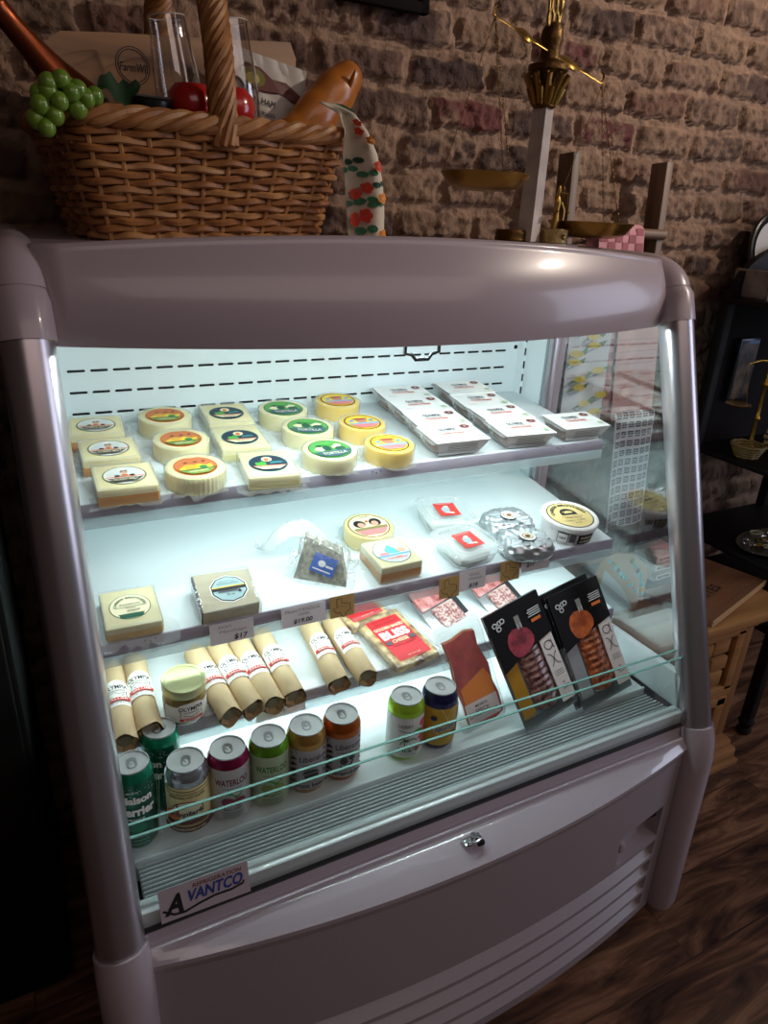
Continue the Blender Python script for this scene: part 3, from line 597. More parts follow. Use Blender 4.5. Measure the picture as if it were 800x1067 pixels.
def tub(M, label):
    t = thing('clear_plastic_tub', label, 'cheese tub', M, group='clear tubs on the middle shelf')
    b = MB(); loft(b, [(rrect(.040, .038, .018), .001), (rrect(.046, .044, .02), .006), (rrect(.052, .050, .022), .030), (rrect(.056, .054, .022), .032), (rrect(.056, .054, .022), .034)], TUB, True, False); b.build('tub', t)
    b = MB(); loft(b, [(rrect(.058, .056, .022), .0345), (rrect(.0585, .0565, .022), .037), (rrect(.053, .051, .022), .0375), (rrect(.050, .048, .02), .042), (rrect(.046, .044, .02), .042), (rrect(.044, .042, .02), .0375)], TUB); b.build('tub_lid', t)
    b = MB(); b.box((0, 0, .016), (.078, .074, .024), P('fresh_cheese_white', 'eef0ea', .4, bump=.5, bscale=60), .012); b.build('fresh_cheese', t)
    b = MB(); d = Decal(b, lambda x, y, z: (x, y, .0380+z)); d.rect(-.020, -.024, .026, .026, RED).poly([(-.004, -.012), (.006, -.010), (.010, .004), (.002, .012), (-.006, .008), (-.010, -.002)], P('print_grey_goat', '9fb3bd', .6)).ell(.004, .010, .005, .004, WHITE, 12).poly([(-.012, -.012), (.014, -.018), (.012, -.012)], WHITE).rect(-.016, .019, .020, .022, PINK); b.build('printed_label', t)
tub(on_shelf(2, .184, -.248, -.16), 'clear plastic tub with red goat label, the rear one of two on the middle shelf')
tub(on_shelf(2, .163, -.363, .10), 'clear plastic tub with red goat label, the front one of two on the middle shelf')
# foil wrapped cheeses
FOIL = P('crinkled_foil', 'c6cacd', .36, metal=.8, bump=.55, bscale=70)
def foil(M, label, seed):
    t = thing('foil_wrapped_cheese', label, 'cheese', M, group='foil wrapped cheeses on the middle shelf'); rs = random.Random(seed); b = MB()
    ph = [rs.uniform(0, 6) for _ in range(8)]
    def fn(u, v):
        an = 2*PI*u; sq = 1/(abs(math.cos(an))**3.2+abs(math.sin(an))**3.2)**(1/3.2); q = v*5
        w = [(0.02, .034), (.72, .036), (.90, .032), (1.0, .020), (.98, .006), (.90, .001)]; k = min(4, int(q)); f = q-k
        rr = (w[k][0]*(1-f)+w[k+1][0]*f)*sq; z = w[k][1]*(1-f)+w[k+1][1]*f
        n = .0010*math.sin(7*an+ph[0]+4*q)+.0009*math.sin(13*an+ph[1]-5*q)+.0005*math.sin(23*an+ph[2])
        return ((.055*rr+n)*math.cos(an), (.042*rr+n)*math.sin(an), max(.001, z+n*.8))
    b.grid(fn, 72, 20, FOIL, True, closed_u=True); b.build('foil_wrapper', t)
    b = MB(); d = Decal(b, lambda x, y, z: (x, y, .0375+z)); d.ell(0, 0, .0175, .0165, NAVY).ell(0, 0, .0165, .0155, WHITE).ell(0, 0, .012, .011, NAVY).ell(0, 0, .0105, .0098, P('print_parchment', 'd9cba8', .6)).ell(0, -.001, .006, .005, BROWN, 12); b.build('printed_label', t)
foil(on_shelf(2, .304, -.305, -.05), 'foil wrapped cheese with small round badge, the rear one of two on the middle shelf', 1)
foil(on_shelf(2, .292, -.386, -.15), 'foil wrapped cheese with small round badge, the front one of two on the middle shelf', 2)
# round white tub
t = thing('round_spread_tub', 'round white tub with tan lid label at the right end of the middle shelf', 'cheese tub', on_shelf(2, .428, -.352, -.12)); WP = P('tub_white', 'ece6e4', .35)
b = MB(); b.lathe([(0, 0), (.050, 0), (.052, .003), (.057, .036), (.057, .038)], WP, 40); b.build('tub', t)
b = MB(); b.lathe([(.0575, .034), (.0605, .034), (.061, .036), (.061, .043), (.059, .0455), (.0545, .0455), (.0535, .0440), (0, .0440)], WP, 40); b.build('tub_lid', t)
TANP = P('print_tan', 'e2c887', .6); b = MB(); d = Decal(b, lambda x, y, z: (x, y, .0440+z))
d.ell(0, 0, .0505, .0505, BLACK, 36).ell(0, 0, .0480, .0480, TANP, 36).ell(0, .006, .019, .019, BLACK, 28, a0=0, a1=PI).rect(-.019, .0, .019, .006, BLACK).text('BEER CHEESE', 0, .012, TANP, h=.005, wd=.026); d.ell(0, .006, .010, .009, TANP, 14, a0=0, a1=PI)
d.text('CHEESE BROTHERS', 0, 0, BLACK, h=.0075, wd=.118, arc=(.0385, PI/2), bold=.03); d.rect(-.026, -.008, .026, -.007, BROWN); d.text('CREAMY SPREAD', 0, -.013, BROWN, h=.004, wd=.04); d.text('* GARLIC & HERB *', 0, -.023, BLACK, h=.005, wd=.05); d.text('6 OZ', 0, -.033, BLACK, h=.005)
wp = lambda x, y, h: ((.0545+.05*y*1.6+h+.0012)*math.sin(x/.055), -(.0545+.05*y*1.6+h+.0012)*math.cos(x/.055), y+.018)
d = Decal(b, wp); 
for x0, x1, y0, y1, m in ((-.052, -.030, -.011, .012, BLACK), (-.027, -.014, -.008, .012, INK), (-.009, .030, -.012, .011, BLACK), (.034, .050, -.006, .008, INK)): d.rect(x0, y0, x1, y1, m, 8)
d.rect(-.0505, -.0095, -.0315, .0105, WP, 6).text('BEER', .010, .004, CREAM, h=.005, wd=.028).text('CHEESE', .010, -.005, CREAM, h=.005, wd=.03).text('NET', -.041, .0, BLACK, h=.005); b.build('printed_label', t)

# ------------------------------------------------------------------ price cards
CARD = P('card_white', 'ded8dc', .7); KC = P('card_kraft', 'b79358', .75, var=.12, vscale=40)
TX = [(-.30, .50), (-.02, .50), (-.02, .22), (.14, .16), (.30, .14), (.44, .10), (.46, -.12), (.50, -.26), (.34, -.34), (.18, -.50), (.16, -.72), (.02, -.68), (-.06, -.52), (-.18, -.34), (-.30, -.40), (-.42, -.26), (-.56, -.08), (-.30, -.06), (-.30, .50)]
def card(x, z, wd, ht, y, lines, label, group, tilt=.12, rz=0, kraft=False):
    t = thing('texas_card' if kraft else 'price_card', label, 'card' if kraft else 'price card', Matrix.Translation((x, y, z)) @ Matrix.Rotation(rz, 4, 'Y') @ Matrix.Rotation(PI/2-tilt, 4, 'X'), group=group)
    b = MB(); b.box((0, 0, 0), (wd, ht, .0006), KC if kraft else CARD); b.build('card', t)
    b = MB(); d = Decal(b, base=.0006)
    if kraft:
        d.line([(p[0]*ht*.82, p[1]*ht*.74) for p in TX], .0011, BLACK); d.line([(-.010, -.001), (-.004, .001), (.003, -.001), (.009, .001)], .0006, BROWN)
    for (s_, cx, cy, h, w_, m) in lines: d.text(s_, cx, cy, m, h=h, wd=w_, shear=.15, bold=.02 if m is BLACK else -.005)
    b.build('writing', t)
THIN = P('pen_grey', '6f6a74', .6)
card(-.314, .782, .072, .036, -.4125, [('Joan', -.012, .011, .006, .022, THIN), ('Manchego', .002, .002, .006, .044, THIN), ('$17', .014, -.010, .010, .022, BLACK)], 'white price card reading Manchego seventeen dollars', 'price cards on the middle shelf edge')
card(-.190, .784, .080, .036, -.4125, [('Moon/TANZania', -.002, .011, .0055, .062, THIN), ('SAND', .0, .003, .005, .02, THIN), ('$19.00', -.002, -.009, .009, .034, BLACK)], 'white price card reading nineteen dollars', 'price cards on the middle shelf edge')
card(-.120, .786, .046, .040, -.414, [], 'kraft card with a Texas outline beside the nineteen dollar card', 'texas outline cards', kraft=True, rz=.0)
card(.100, .776, .044, .042, -.414, [], 'kraft card with a Texas outline, left of the eighteen dollar card', 'texas outline cards', kraft=True)
card(.153, .781, .060, .040, -.4125, [('Goat', .004, .011, .005, .022, THIN), ('cheese', .006, .003, .005, .03, THIN), ('$18', .002, -.011, .009, .020, BLACK)], 'white price card reading eighteen dollars below the clear tubs', 'price cards on the middle shelf edge')
card(.240, .784, .046, .042, -.414, [], 'kraft card with a Texas outline, below the foil wrapped cheese', 'texas outline cards', kraft=True)
card(.303, .791, .070, .036, -.4125, [('Bucheron', .006, .010, .005, .034, THIN), ('$17', -.012, -.005, .009, .020, BLACK)], 'white price card reading seventeen dollars beside the rightmost kraft card', 'price cards on the middle shelf edge')
card(-.246, .634, .088, .030, -.4505, [('Salami', -.004, .008, .005, .03, THIN), ('$16', -.006, -.003, .010, .026, P('pen_blue', '2b3f66', .6))], 'pale price card reading sixteen dollars on the lower shelf edge', 'price cards on the lower shelf edge')

# ------------------------------------------------------------------ lower shelf: paper-wrapped salami, jar, crackers
def salami(M, label, seed):
    t = thing('paper_wrapped_salami', label, 'salami', M, group='salami in kraft paper on the lower shelf'); rs = random.Random(seed); b = MB(); L = .185; r = .0195
    ph = rs.uniform(0, 6)
    def fn(u, v):
        an = 2*PI*u; y = L/2-L*v; rr = r*(1+.03*math.sin(5*v+ph)+.02*math.sin(3*an+ph))
        if v > .93: rr *= 1+.03*math.sin(6*an+ph)*(v-.93)/.07; y -= .003*math.sin(3*an+ph)*(v-.93)/.07
        if v < .10: rr *= .30+.7*math.sin(v/.10*PI/2)
        if abs(an-1.2) < .07 : rr *= 1.02
        return (rr*math.cos(an), y, rr*math.sin(an)+r)
    b.grid(fn, 30, 34, P('butcher_paper', 'ccb48c', .7, bump=.25, bscale=60, var=.08, vscale=40), True, closed_u=True)
    b.build('paper_wrap', t)
    b = MB(); PX = P('paper_inside', 'a58a62', .8, bump=.4); n = 14
    for k in range(6):
        a0 = k*PI/3+ph; b.add([(r*.92*math.cos(a0), -L/2+.001, r+r*.92*math.sin(a0)), (r*.92*math.cos(a0+1.05), -L/2+.001, r+r*.92*math.sin(a0+1.05)), (r*.35*math.cos(a0+.9), -L/2+.012, r+r*.35*math.sin(a0+.9)), (r*.25*math.cos(a0+.2), -L/2+.016, r+r*.25*math.sin(a0+.2))], [(0, 1, 2, 3)], PX)
    b.build('folded_end', t)
    b = MB(); b.lathe([(0, 0), (r*.55, 0), (r*.62, .004), (r*.6, .02)], P('salami_end', '8f8a72', .7, var=.4, vscale=200), 14, M=Matrix.Translation((0, -L/2+.006, r)) @ Matrix.Rotation(-PI/2, 4, 'X')); b.build('sausage_end', t)
    b = MB(); wr = lambda x, y, h: ((r*1.045+h)*math.sin(x/r), y, r+(r*1.045+h)*math.cos(x/r))
    d = Decal(b, wr); d.rect(-.022, -.030, .022, .018, WHITE, 12).ell(0, .018, .018, .010, WHITE, 24, 3, 0, PI); d.text('OLYMPIA', 0, .012, BLACK, h=.009, wd=.036, bold=.02).text('PROVISIONS', 0, .003, BLACK, h=.004, wd=.026)
    d.line([(-.015, .002), (-.013, -.006), (-.015, -.012)], .0010, BLACK).line([(.015, .002), (.013, -.006), (.015, -.012)], .0010, BLACK).line([(-.012, -.004), (-.004, -.001), (.004, -.005), (.012, -.002)], .001, BLACK).line([(-.010, -.009), (.010, -.008)], .001, BLACK)
    d.rect(-.018, -.0205, .018, -.0135, RED, 8).text('SALUMI', 0, -.017, WHITE, h=.004, wd=.026).text('NET WT 4.5 OZ', 0, -.0255, BLACK, h=.002, wd=.018); b.build('paper_label', t)
sal = [(-.496, -.380, -.02, 'at the far left of the lower shelf, half behind the post'), (-.4585, -.370, -.02, 'second from the left on the lower shelf'), (-.348, -.384, .10, 'leftmost of the four right of the jar'), (-.309, -.382, .10, 'second of the four right of the jar'), (-.272, -.384, .06, 'third of the four right of the jar'), (-.231, -.380, .02, 'rightmost of the four right of the jar'), (-.142, -.378, -.06, 'left one of the pair below the Texas card'), (-.094, -.380, .0, 'right one of the pair below the Texas card')]
for i, (x, y, rz, wh) in enumerate(sal): salami(on_shelf(3, x, y, rz, .001), 'kraft paper wrapped salami, '+wh, 70+i)
t = thing('glass_jar', 'glass jar with pale gold lid and white label, filled with golden mustard', 'jar', on_shelf(3, -.400, -.438, .12).to_3x3().to_4x4() if False else on_shelf(3, -.399, -.420, .10, .0005))
b = MB(); b.lathe([(0, .001), (.027, .001), (.031, .005), (.032, .012), (.032, .046), (.030, .054), (.029, .058)], P('mustard_fill', 'a8873a', .5, color2='6f5a24', vscale=160, contrast=2), 32); b.build('contents', t)
b = MB(); b.lathe([(0, 0), (.0285, 0), (.033, .005), (.0338, .012), (.0338, .048), (.031, .056), (.030, .062), (0, .062)], clear('jar_glass', (.93, .95, .9), 2.5, .02), 32); b.build('glass', t)
b = MB(); GOLD = P('lid_gold', 'cfd3a0', .28, metal=.55); b.lathe([(.0335, .058), (.0345, .060), (.0345, .072), (.033, .0745), (.029, .0745), (.028, .0735), (0, .0735)], GOLD, 36); b.build('lid', t)
b = MB(); d = Decal(b, cyl_warp(.0342)); d.rect(-.046, .012, .046, .044, WHITE, 24).ell(0, .044, .020, .008, WHITE, 24, 3, 0, PI); d.text('OLYMPIA', .0, .040, BLACK, h=.008, wd=.040, bold=.02).text('PROVISIONS', 0, .0325, BLACK, h=.003, wd=.024).line([(-.018, .038), (-.016, .030), (-.018, .024)], .001, BLACK).line([(.018, .038), (.016, .030), (.018, .024)], .001, BLACK).line([(-.012, .027), (0, .024), (.012, .028)], .001, BLACK).rect(-.018, .0155, .018, .0215, RED, 8).text('MUSTARD', 0, .0185, WHITE, h=.0035, wd=.024); b.build('paper_label', t)
# crackers
CRK = P('cracker_bake', 'e7cf95', .6, color2='7c4a2a', vscale=45, contrast=1.6, bump=.4)
def bliss(M, label, full=True):
    t = thing('baked_cheese_pack', label, 'snack pack', M, group='red-label baked cheese packs'); b = MB(); b.box((0, 0, .010), (.098, .150, .018), CRK, .005); b.build('baked_cheese', t)
    b = MB(); d = Decal(b, lambda x, y, z: (x, y, .0195+z)); RP = P('print_hot_red', 'd8313a', .4)
    d.rect(-.036, -.064, .036, .056, RP); d.text('CRISP & CRUNCHY', 0, .050, P('print_dark_red', '7c1f24', .5), h=.004, wd=.05).text("Dana's Kitchen", 0, .041, BROWN, h=.005, wd=.052, shear=.3)
    d.text('GOLDEN BAKED', 0, .027, CREAM, h=.008, wd=.066, bold=.02).text('BLISS', 0, .006, WHITE, h=.023, wd=.062, bold=.05).text('CHEESE', 0, -.014, CREAM, h=.009, wd=.036, bold=.03).rect(-.033, -.020, -.021, -.010, INK).rect(.021, -.020, .033, -.010, INK).text('GARLIC & HERB', 0, -.026, P('print_dark_red', '7c1f24', .5), h=.004, wd=.05).text('NET WT 2 OZ', 0, -.058, CREAM, h=.003, wd=.028); b.build('printed_label', t)
    film(t, .051, .078, .020, 91, out=.014)
bliss(on_shelf(3, .008, -.385, .13, .001), 'red and cream baked cheese snack pack lying in front on the lower shelf')
bliss(on_shelf(3, -.030, -.255, .20, .001), 'rear red baked cheese pack, half hidden by the front one and a Texas card')

# ------------------------------------------------------------------ cans on the deck
LIDM = P('can_lid_metal', 'bfc3c3', .36, metal=.45)
def can(x, y, rz, r, h, top, bodym, art, label, group=None, rf=1.0):
    t = thing('drink_can', label, 'can', Matrix.Translation((x, y, .5255)) @ Matrix.Rotation(rz, 4, 'Z'), group=group); n = 40
    b = MB(); b.lathe([(r*.72, .0), (r*.78, .0), (r*.84, .004), (r*.985, .010), (r, .014), (r, h-.018)], bodym, n, caps=False); b.lathe([(r, h-.018), (r*.97, h-.012), (r*.86, h-.0045), (r*.835, h-.003)], top, n, caps=False)
    b.lathe([(0, .006), (r*.55, .006), (r*.70, .001), (r*.74, 0)], LIDM, n); b.build('can_body', t)
    b = MB(); b.lathe([(r*.835, h-.003), (r*.85, h-.0015), (r*.85, h), (r*.80, h), (r*.785, h-.004), (r*.74, h-.0052), (r*.70, h-.0042), (0, h-.0042)], LIDM, n); b.build('lid', t)
    b = MB(); ring = rrect(.0075, .0115, .007, 5); inn = [(x_*.55, y_*.45-.004) for x_, y_ in ring]; z0, z1 = h-.0036, h-.0024; k = len(ring)
    v = [(x_, y_, z) for z in (z0, z1) for (x_, y_) in ring]+[(x_, y_, z) for z in (z0, z1) for (x_, y_) in inn]; f = []
    for i in range(k):
        j = (i+1) % k; f += [(i, j, k+j, k+i), (k+i, k+j, 3*k+j, 3*k+i), (2*k+j, 2*k+i, 3*k+i, 3*k+j), (j, i, 2*k+i, 2*k+j)]
    b.add(v, f, P('tab_metal', '9a9c9d', .3, metal=.9)); b.lathe([(.0025, z0), (.0025, z1+.001), (0, z1+.0012)], LIDM, 10); b.build('pull_tab', t)
    b = MB(); art(Decal(b, cyl_warp(r)), r, h); b.build('printed_art', t); return t
def grey_top(d, h): pass
CG = P('can_green_dark', '14604a', .3, metal=.5, coat=.3); CGT = P('can_green_teal', '1f8a68', .25, metal=.6)
def art_perrier(d, r, h):
    rs = random.Random(4)
    for _ in range(70): x = rs.uniform(-.03, .03); y = h-.018-abs(rs.gauss(0, .012)); d.rect(x, y-.0005, x+.0010, y+.0006, P('print_pale_green', 'b9e0c8', .5))
    d.l = 2
    d.text('MADE BY', -.006, .114, WHITE, h=.003); d.text('Maison', -.002, .100, WHITE, h=.014, wd=.046, bold=.045); d.text('Perrier', -.001, .079, WHITE, h=.017, wd=.050, bold=.045); d.text('FRANCE', -.004, .064, WHITE, h=.004, wd=.022); d.ell(-.004, .048, .014, .008, P('can_green_mid', '2a7a5c', .4), 24, 3)
    for k in range(4): d.text('SPARKLING WATER', -.002, .036-.006*k, P('print_pale_green', 'b9e0c8', .5), h=.0022, wd=.024)
    d.rect(.033, .040, .047, .120, P('panel_green', '2f6f5c', .4), 6)
    for k in range(16): d.rect(.034, .045+.0046*k, .046, .0468+.0046*k, P('print_pale_green', 'b9e0c8', .5), 4)
    d.text('R', .029, .018, WHITE, h=.006)
c1 = (-.500, -.524)
can(-.497, -.520, -.0, .0290, .146, CGT, CG, art_perrier, 'tall dark green sparkling water can, the front one beside the left post', 'tall green cans')
can(-.447, -.462, -.9, .0290, .146, CGT, CG, art_perrier, 'tall dark green sparkling water can, the rear one behind the cream hop water can', 'tall green cans')
SIL = P('can_silver', 'b9bcc0', .25, metal=.85)
def art_hop(d, r, h):
    YC = P('print_buttercream', 'e6d79a', .5)
    d.rect(-.10, .008, .10, .094, YC, 60); d.rect(-.10, .088, .10, .0895, BLACK, 60); d.rect(-.10, .082, .10, .083, BLACK, 60)
    d.text('SPARKLING HOP WATER', 0, .0775, BLACK, h=.0045, wd=.056, bold=.02, arc=None); d.text('ALL NATURAL', 0, .0855, BLACK, h=.002, wd=.03); d.ell(0, .050, .024, .020, BROWN, 28, 4).ell(0, .050, .0225, .0185, CREAM, 28, 4).ell(-.022, .044, .012, .010, ORANGE, 20, 3)
    d.poly([(-.014, .044), (-.016, .066), (-.006, .060), (.002, .050), (.004, .044)], BLACK); d.text('Hoplark', .0, .046, P('print_dark_teal', '2c4a4a', .5), h=.012, wd=.050, shear=.3, bold=.03, rot=.10); d.rect(-.034, .026, .034, .034, BROWN, 20).text('CITRA', .003, .035, BLACK, h=.004)
    d.rect(-.10, .012, .10, .022, P('print_maroon', '5b2a2c', .5), 60); d.text('UNSWEETENED 0 CAL', 0, .017, CREAM, h=.0045, wd=.05)
SP = .520
can(-.421, -SP, -.25, .0325, .122, SIL, SIL, art_hop, 'cream and brown label hop water can with silver shoulder')
def art_wloo(c, fruit, name):
    def a(d, r, h):
        d.rect(-.10, .006, .10, .090, P('can_pearl', 'c9c2c0', .35, metal=.5), 60) if c != 'g' else d.rect(-.10, .006, .10, .088, P('can_sage', 'b5bf9a', .35, metal=.5), 60)
        TC = P('print_wine', '6b1f33', .5) if c != 'g' else P('print_forest', '3f6a2f', .5)
        d.text('WATERLOO', 0, .080, TC, h=.0125, wd=.054, bold=.03); d.text('SPARKLING WATER', 0, .068, INK, h=.003, wd=.03)
        d.poly([(-.016, .048), (-.004, .060), (.006, .062), (.016, .056), (.006, .048)], P('print_leaf', '3f9a3c', .5)); d.ell(-.008, .042, .010, .008, fruit, 18, 3).ell(.010, .040, .010, .008, fruit, 18, 3)
        d.text(name, 0, .028, TC, h=.005, wd=.028)
        for k in range(3): d.rect(-.016, .020-.004*k, .016, .0212-.004*k, INK, 10)
    return a
can(-.357, -SP, -.1, .0325, .122, P('can_burgundy', '8c1f48', .25, metal=.6), P('can_pearl', 'c9c2c0', .35, metal=.5), art_wloo('r', P('print_cherry', '8a2440', .5), 'BLACK CHERRY'), 'sparkling water can with burgundy shoulder and cherry picture')
can(-.291, -SP, -.15, .0325, .122, P('can_lime', '6fa52c', .25, metal=.6), P('can_sage', 'b5bf9a', .35, metal=.5), art_wloo('g', P('print_khaki_fruit', '8d9a45', .5), 'MOJITO'), 'sparkling water can with bright green shoulder and leaf picture')
def art_brew(acc, nm, seed):
    def a(d, r, h):
        G = P('can_grey_label', 'b4acae', .45, metal=.3); DK = P('print_espresso', '33272a', .5)
        d.rect(-.10, .014, .10, .094, G, 60); rs = random.Random(seed)
        for k in range(7): y = .088-.011*k; d.poly([(-.034, y), (-.024-rs.random()*.006, y+.004), (-.021, y-.001), (-.033, y-.005)], DK); d.poly([(.030, y), (.024, y+.003), (.024, y-.001), (.033, y-.004)], DK)
        d.text('Liberate', .002, .081, DK, h=.011, wd=.038, bold=.01, rot=.06).text('HARD BREW', .002, .069, DK, h=.0035, wd=.034, rot=.05)
        if seed == 1: d.poly([(-.010, .048), (.012, .050), (.010, .038), (-.008, .037)], DK).poly([(-.014, .049), (-.008, .057), (.008, .058), (.014, .051)], DK)
        else: d.ell(-.004, .052, .006, .008, DK, 16, 3).ell(.008, .058, .005, .006, DK, 16, 3).line([(-.010, .042), (-.002, .036), (.006, .044), (.010, .052)], .0035, DK)
        d.text(nm, 0, .027, DK, h=.009, wd=.042, bold=.03, rot=.05); d.text('craft soda 12 fl oz', 0, .017, DK, h=.0025, wd=.03)
    return a
can(-.227, -SP, -.15, .0325, .122, P('can_copper_gold', 'b98a4a', .28, metal=.7), P('can_copper_gold', 'b98a4a', .28, metal=.7), art_brew(0, 'root beer', 1), 'grey label root beer can with gold shoulder and a barrel drawing')
can(-.163, -SP+.002, -.15, .0325, .122, P('can_copper', 'b65a22', .28, metal=.7), P('can_copper', 'b65a22', .28, metal=.7), art_brew(0, 'bramble', 2), 'grey label soda can with copper orange shoulder')
def art_pink(d, r, h):
    W2 = P('can_white', 'dcdcd6', .4); d.rect(-.10, .012, .10, .096, W2, 60); HP = P('print_watermelon', 'd94a62', .5)
    for x, y, a, b_ in ((.024, .080, .010, .008), (.028, .062, .009, .010), (.020, .050, .007, .006), (.026, .034, .010, .008), (.012, .030, .006, .005), (.034, .046, .006, .009)): d.ell(x, y, a, b_, HP, 16, 3)
    d.ell(.012, .066, .008, .006, P('print_leaf', '3f9a3c', .5), 14, 2); d.text('DESERT', -.012, .080, INK, h=.006, wd=.026).text('SPARKLING MARGARITA', -.006, .068, INK, h=.0035, wd=.036, rot=-.2); DG = P('print_dark_leaf', '3a5a34', .5)
    d.line([(-.024, .050), (-.016, .056), (-.008, .050), (.002, .054), (.008, .050)], .0022, DG).line([(-.020, .042), (-.014, .052), (-.012, .040)], .002, DG).ell(-.010, .051, .005, .003, DG, 12, 2); d.text("Pick'd", -.006, .030, DG, h=.009, wd=.034, bold=.02).text('AGAVE & LIME', -.006, .021, INK, h=.003, wd=.028)
can(-.040, -SP, -.1, .0325, .122, P('can_bright_lime', 'a9cc34', .28, metal=.5), P('can_bright_lime', 'a9cc34', .28, metal=.5), art_pink, 'white can with lime green rim and pink watermelon pieces')
def art_spin(d, r, h):
    GY = P('can_mustard', 'c79a2c', .4, metal=.3); NB = P('print_deep_navy', '23234a', .5); d.rect(-.10, .014, .10, .094, GY, 60); d.poly([(-.012, .094), (.012, .094), (0, .072)], P('can_mustard_light', 'e2c068', .4, metal=.3)); d.line([(-.012, .094), (0, .072), (.012, .094)], .0012, CREAM); d.line([(0, .072), (0, .060)], .0012, CREAM)
    d.text('Spindrift', .002, .052, WHITE, h=.017, wd=.050, bold=.06, shear=.3, rot=.12).text('Spindrift', .002, .052, NB, h=.014, wd=.047, bold=.02, shear=.3, rot=.12); d.rect(.010, .032, .024, .040, NB, 4); d.text('SPARKLING', -.004, .034, NB, h=.003, wd=.02); d.ell(-.024, .074, .006, .005, NB, 12, 2); d.rect(.028, .020, .046, .086, P('can_mustard_dark', 'a37a1e', .4), 6)
can(.029, -SP, -.05, .0325, .122, P('can_indigo', '2e2a5a', .25, metal=.6), P('can_indigo', '2e2a5a', .25, metal=.6), art_spin, 'mustard yellow drink can with dark blue shoulder')

# ------------------------------------------------------------------ leaning meat packs
PK = clear('pack_plastic', (.99, .99, .99), 1.6, .05, haze=.04, hazecol='eef4f6')
def lean(x0, y0, z0, x1, y1, z1, back=0):
    """frame of a flat pack: local origin at its bottom centre, +Y up along the pack, +Z towards the viewer"""
    A, B = Vector((x0, y0, z0)), Vector((x1, y1, z1)); yv = (B-A).normalized(); xv = Vector((1, 0, 0)); zv = xv.cross(yv).normalized(); xv = yv.cross(zv).normalized()
    M = Matrix((( xv.x, yv.x, zv.x, A.x), (xv.y, yv.y, zv.y, A.y), (xv.z, yv.z, zv.z, A.z), (0, 0, 0, 1))); return M @ Matrix.Translation((0, 0, -back)), (B-A).length
M, L = lean(.128, -.536, .538, .098, -.452, .715)
t = thing('speck_pack', 'clear pack of sliced speck ham with orange and white label, leaning', 'meat pack', M)
b = MB(); ed = [(-.034, .012), (.020, .006), (.042, .012), (.044, .05), (.038, .075), (.040, .11), (.028, .150), (.030, .178), (.010, .183), (-.020, .176), (-.040, .176), (-.036, .13), (-.040, .09), (-.034, .05)]
b.prism(ed, .001, .007, P('speck_meat', 'd0584c', .35, color2='9c3838', vscale=25, contrast=1.5, coat=.3)); b.build('sliced_ham', t)
b = MB(); b.prism([(x*1.04, .003+y*1.0) for x, y in ed], -.001, .0012, P('speck_fat', 'd9b08c', .5)); b.build('fat_rim', t)
b = MB(); d = Decal(b, lambda x, y, z: (x, y, .0075+z)); d.poly([(-.033, .052), (.036, .052), (.036, .084), (.026, .106), (-.034, .084)], P('print_deep_orange', 'f08a1e', .5)).rect(-.036, .014, .038, .053, P('label_rosewhite', 'e6dcd8', .6)).text('MOSCA', 0, .044, BLACK, h=.005, wd=.028, bold=.02).text('SPECK', 0, .034, BLACK, h=.008, wd=.032, bold=.0).text('DRY-CURED SMOKED HAM', 0, .026, BLACK, h=.0035, wd=.064, bold=.02)
for k in range(2): d.rect(-.024, .020-.0035*k, .024, .0208-.0035*k, INK)
b.build('printed_label', t)
b = MB(); loft(b, [(rrect(.052, .103, .012), -.0025), (rrect(.052, .103, .012), -.001)], PK, M=Matrix.Translation((0, .103, 0))); loft(b, [(rrect(.050, .100, .012), -.001), (rrect(.047, .094, .012), .0095)], PK, False, True, M=Matrix.Translation((0, .098, 0))); b.build('clear_tray', t)
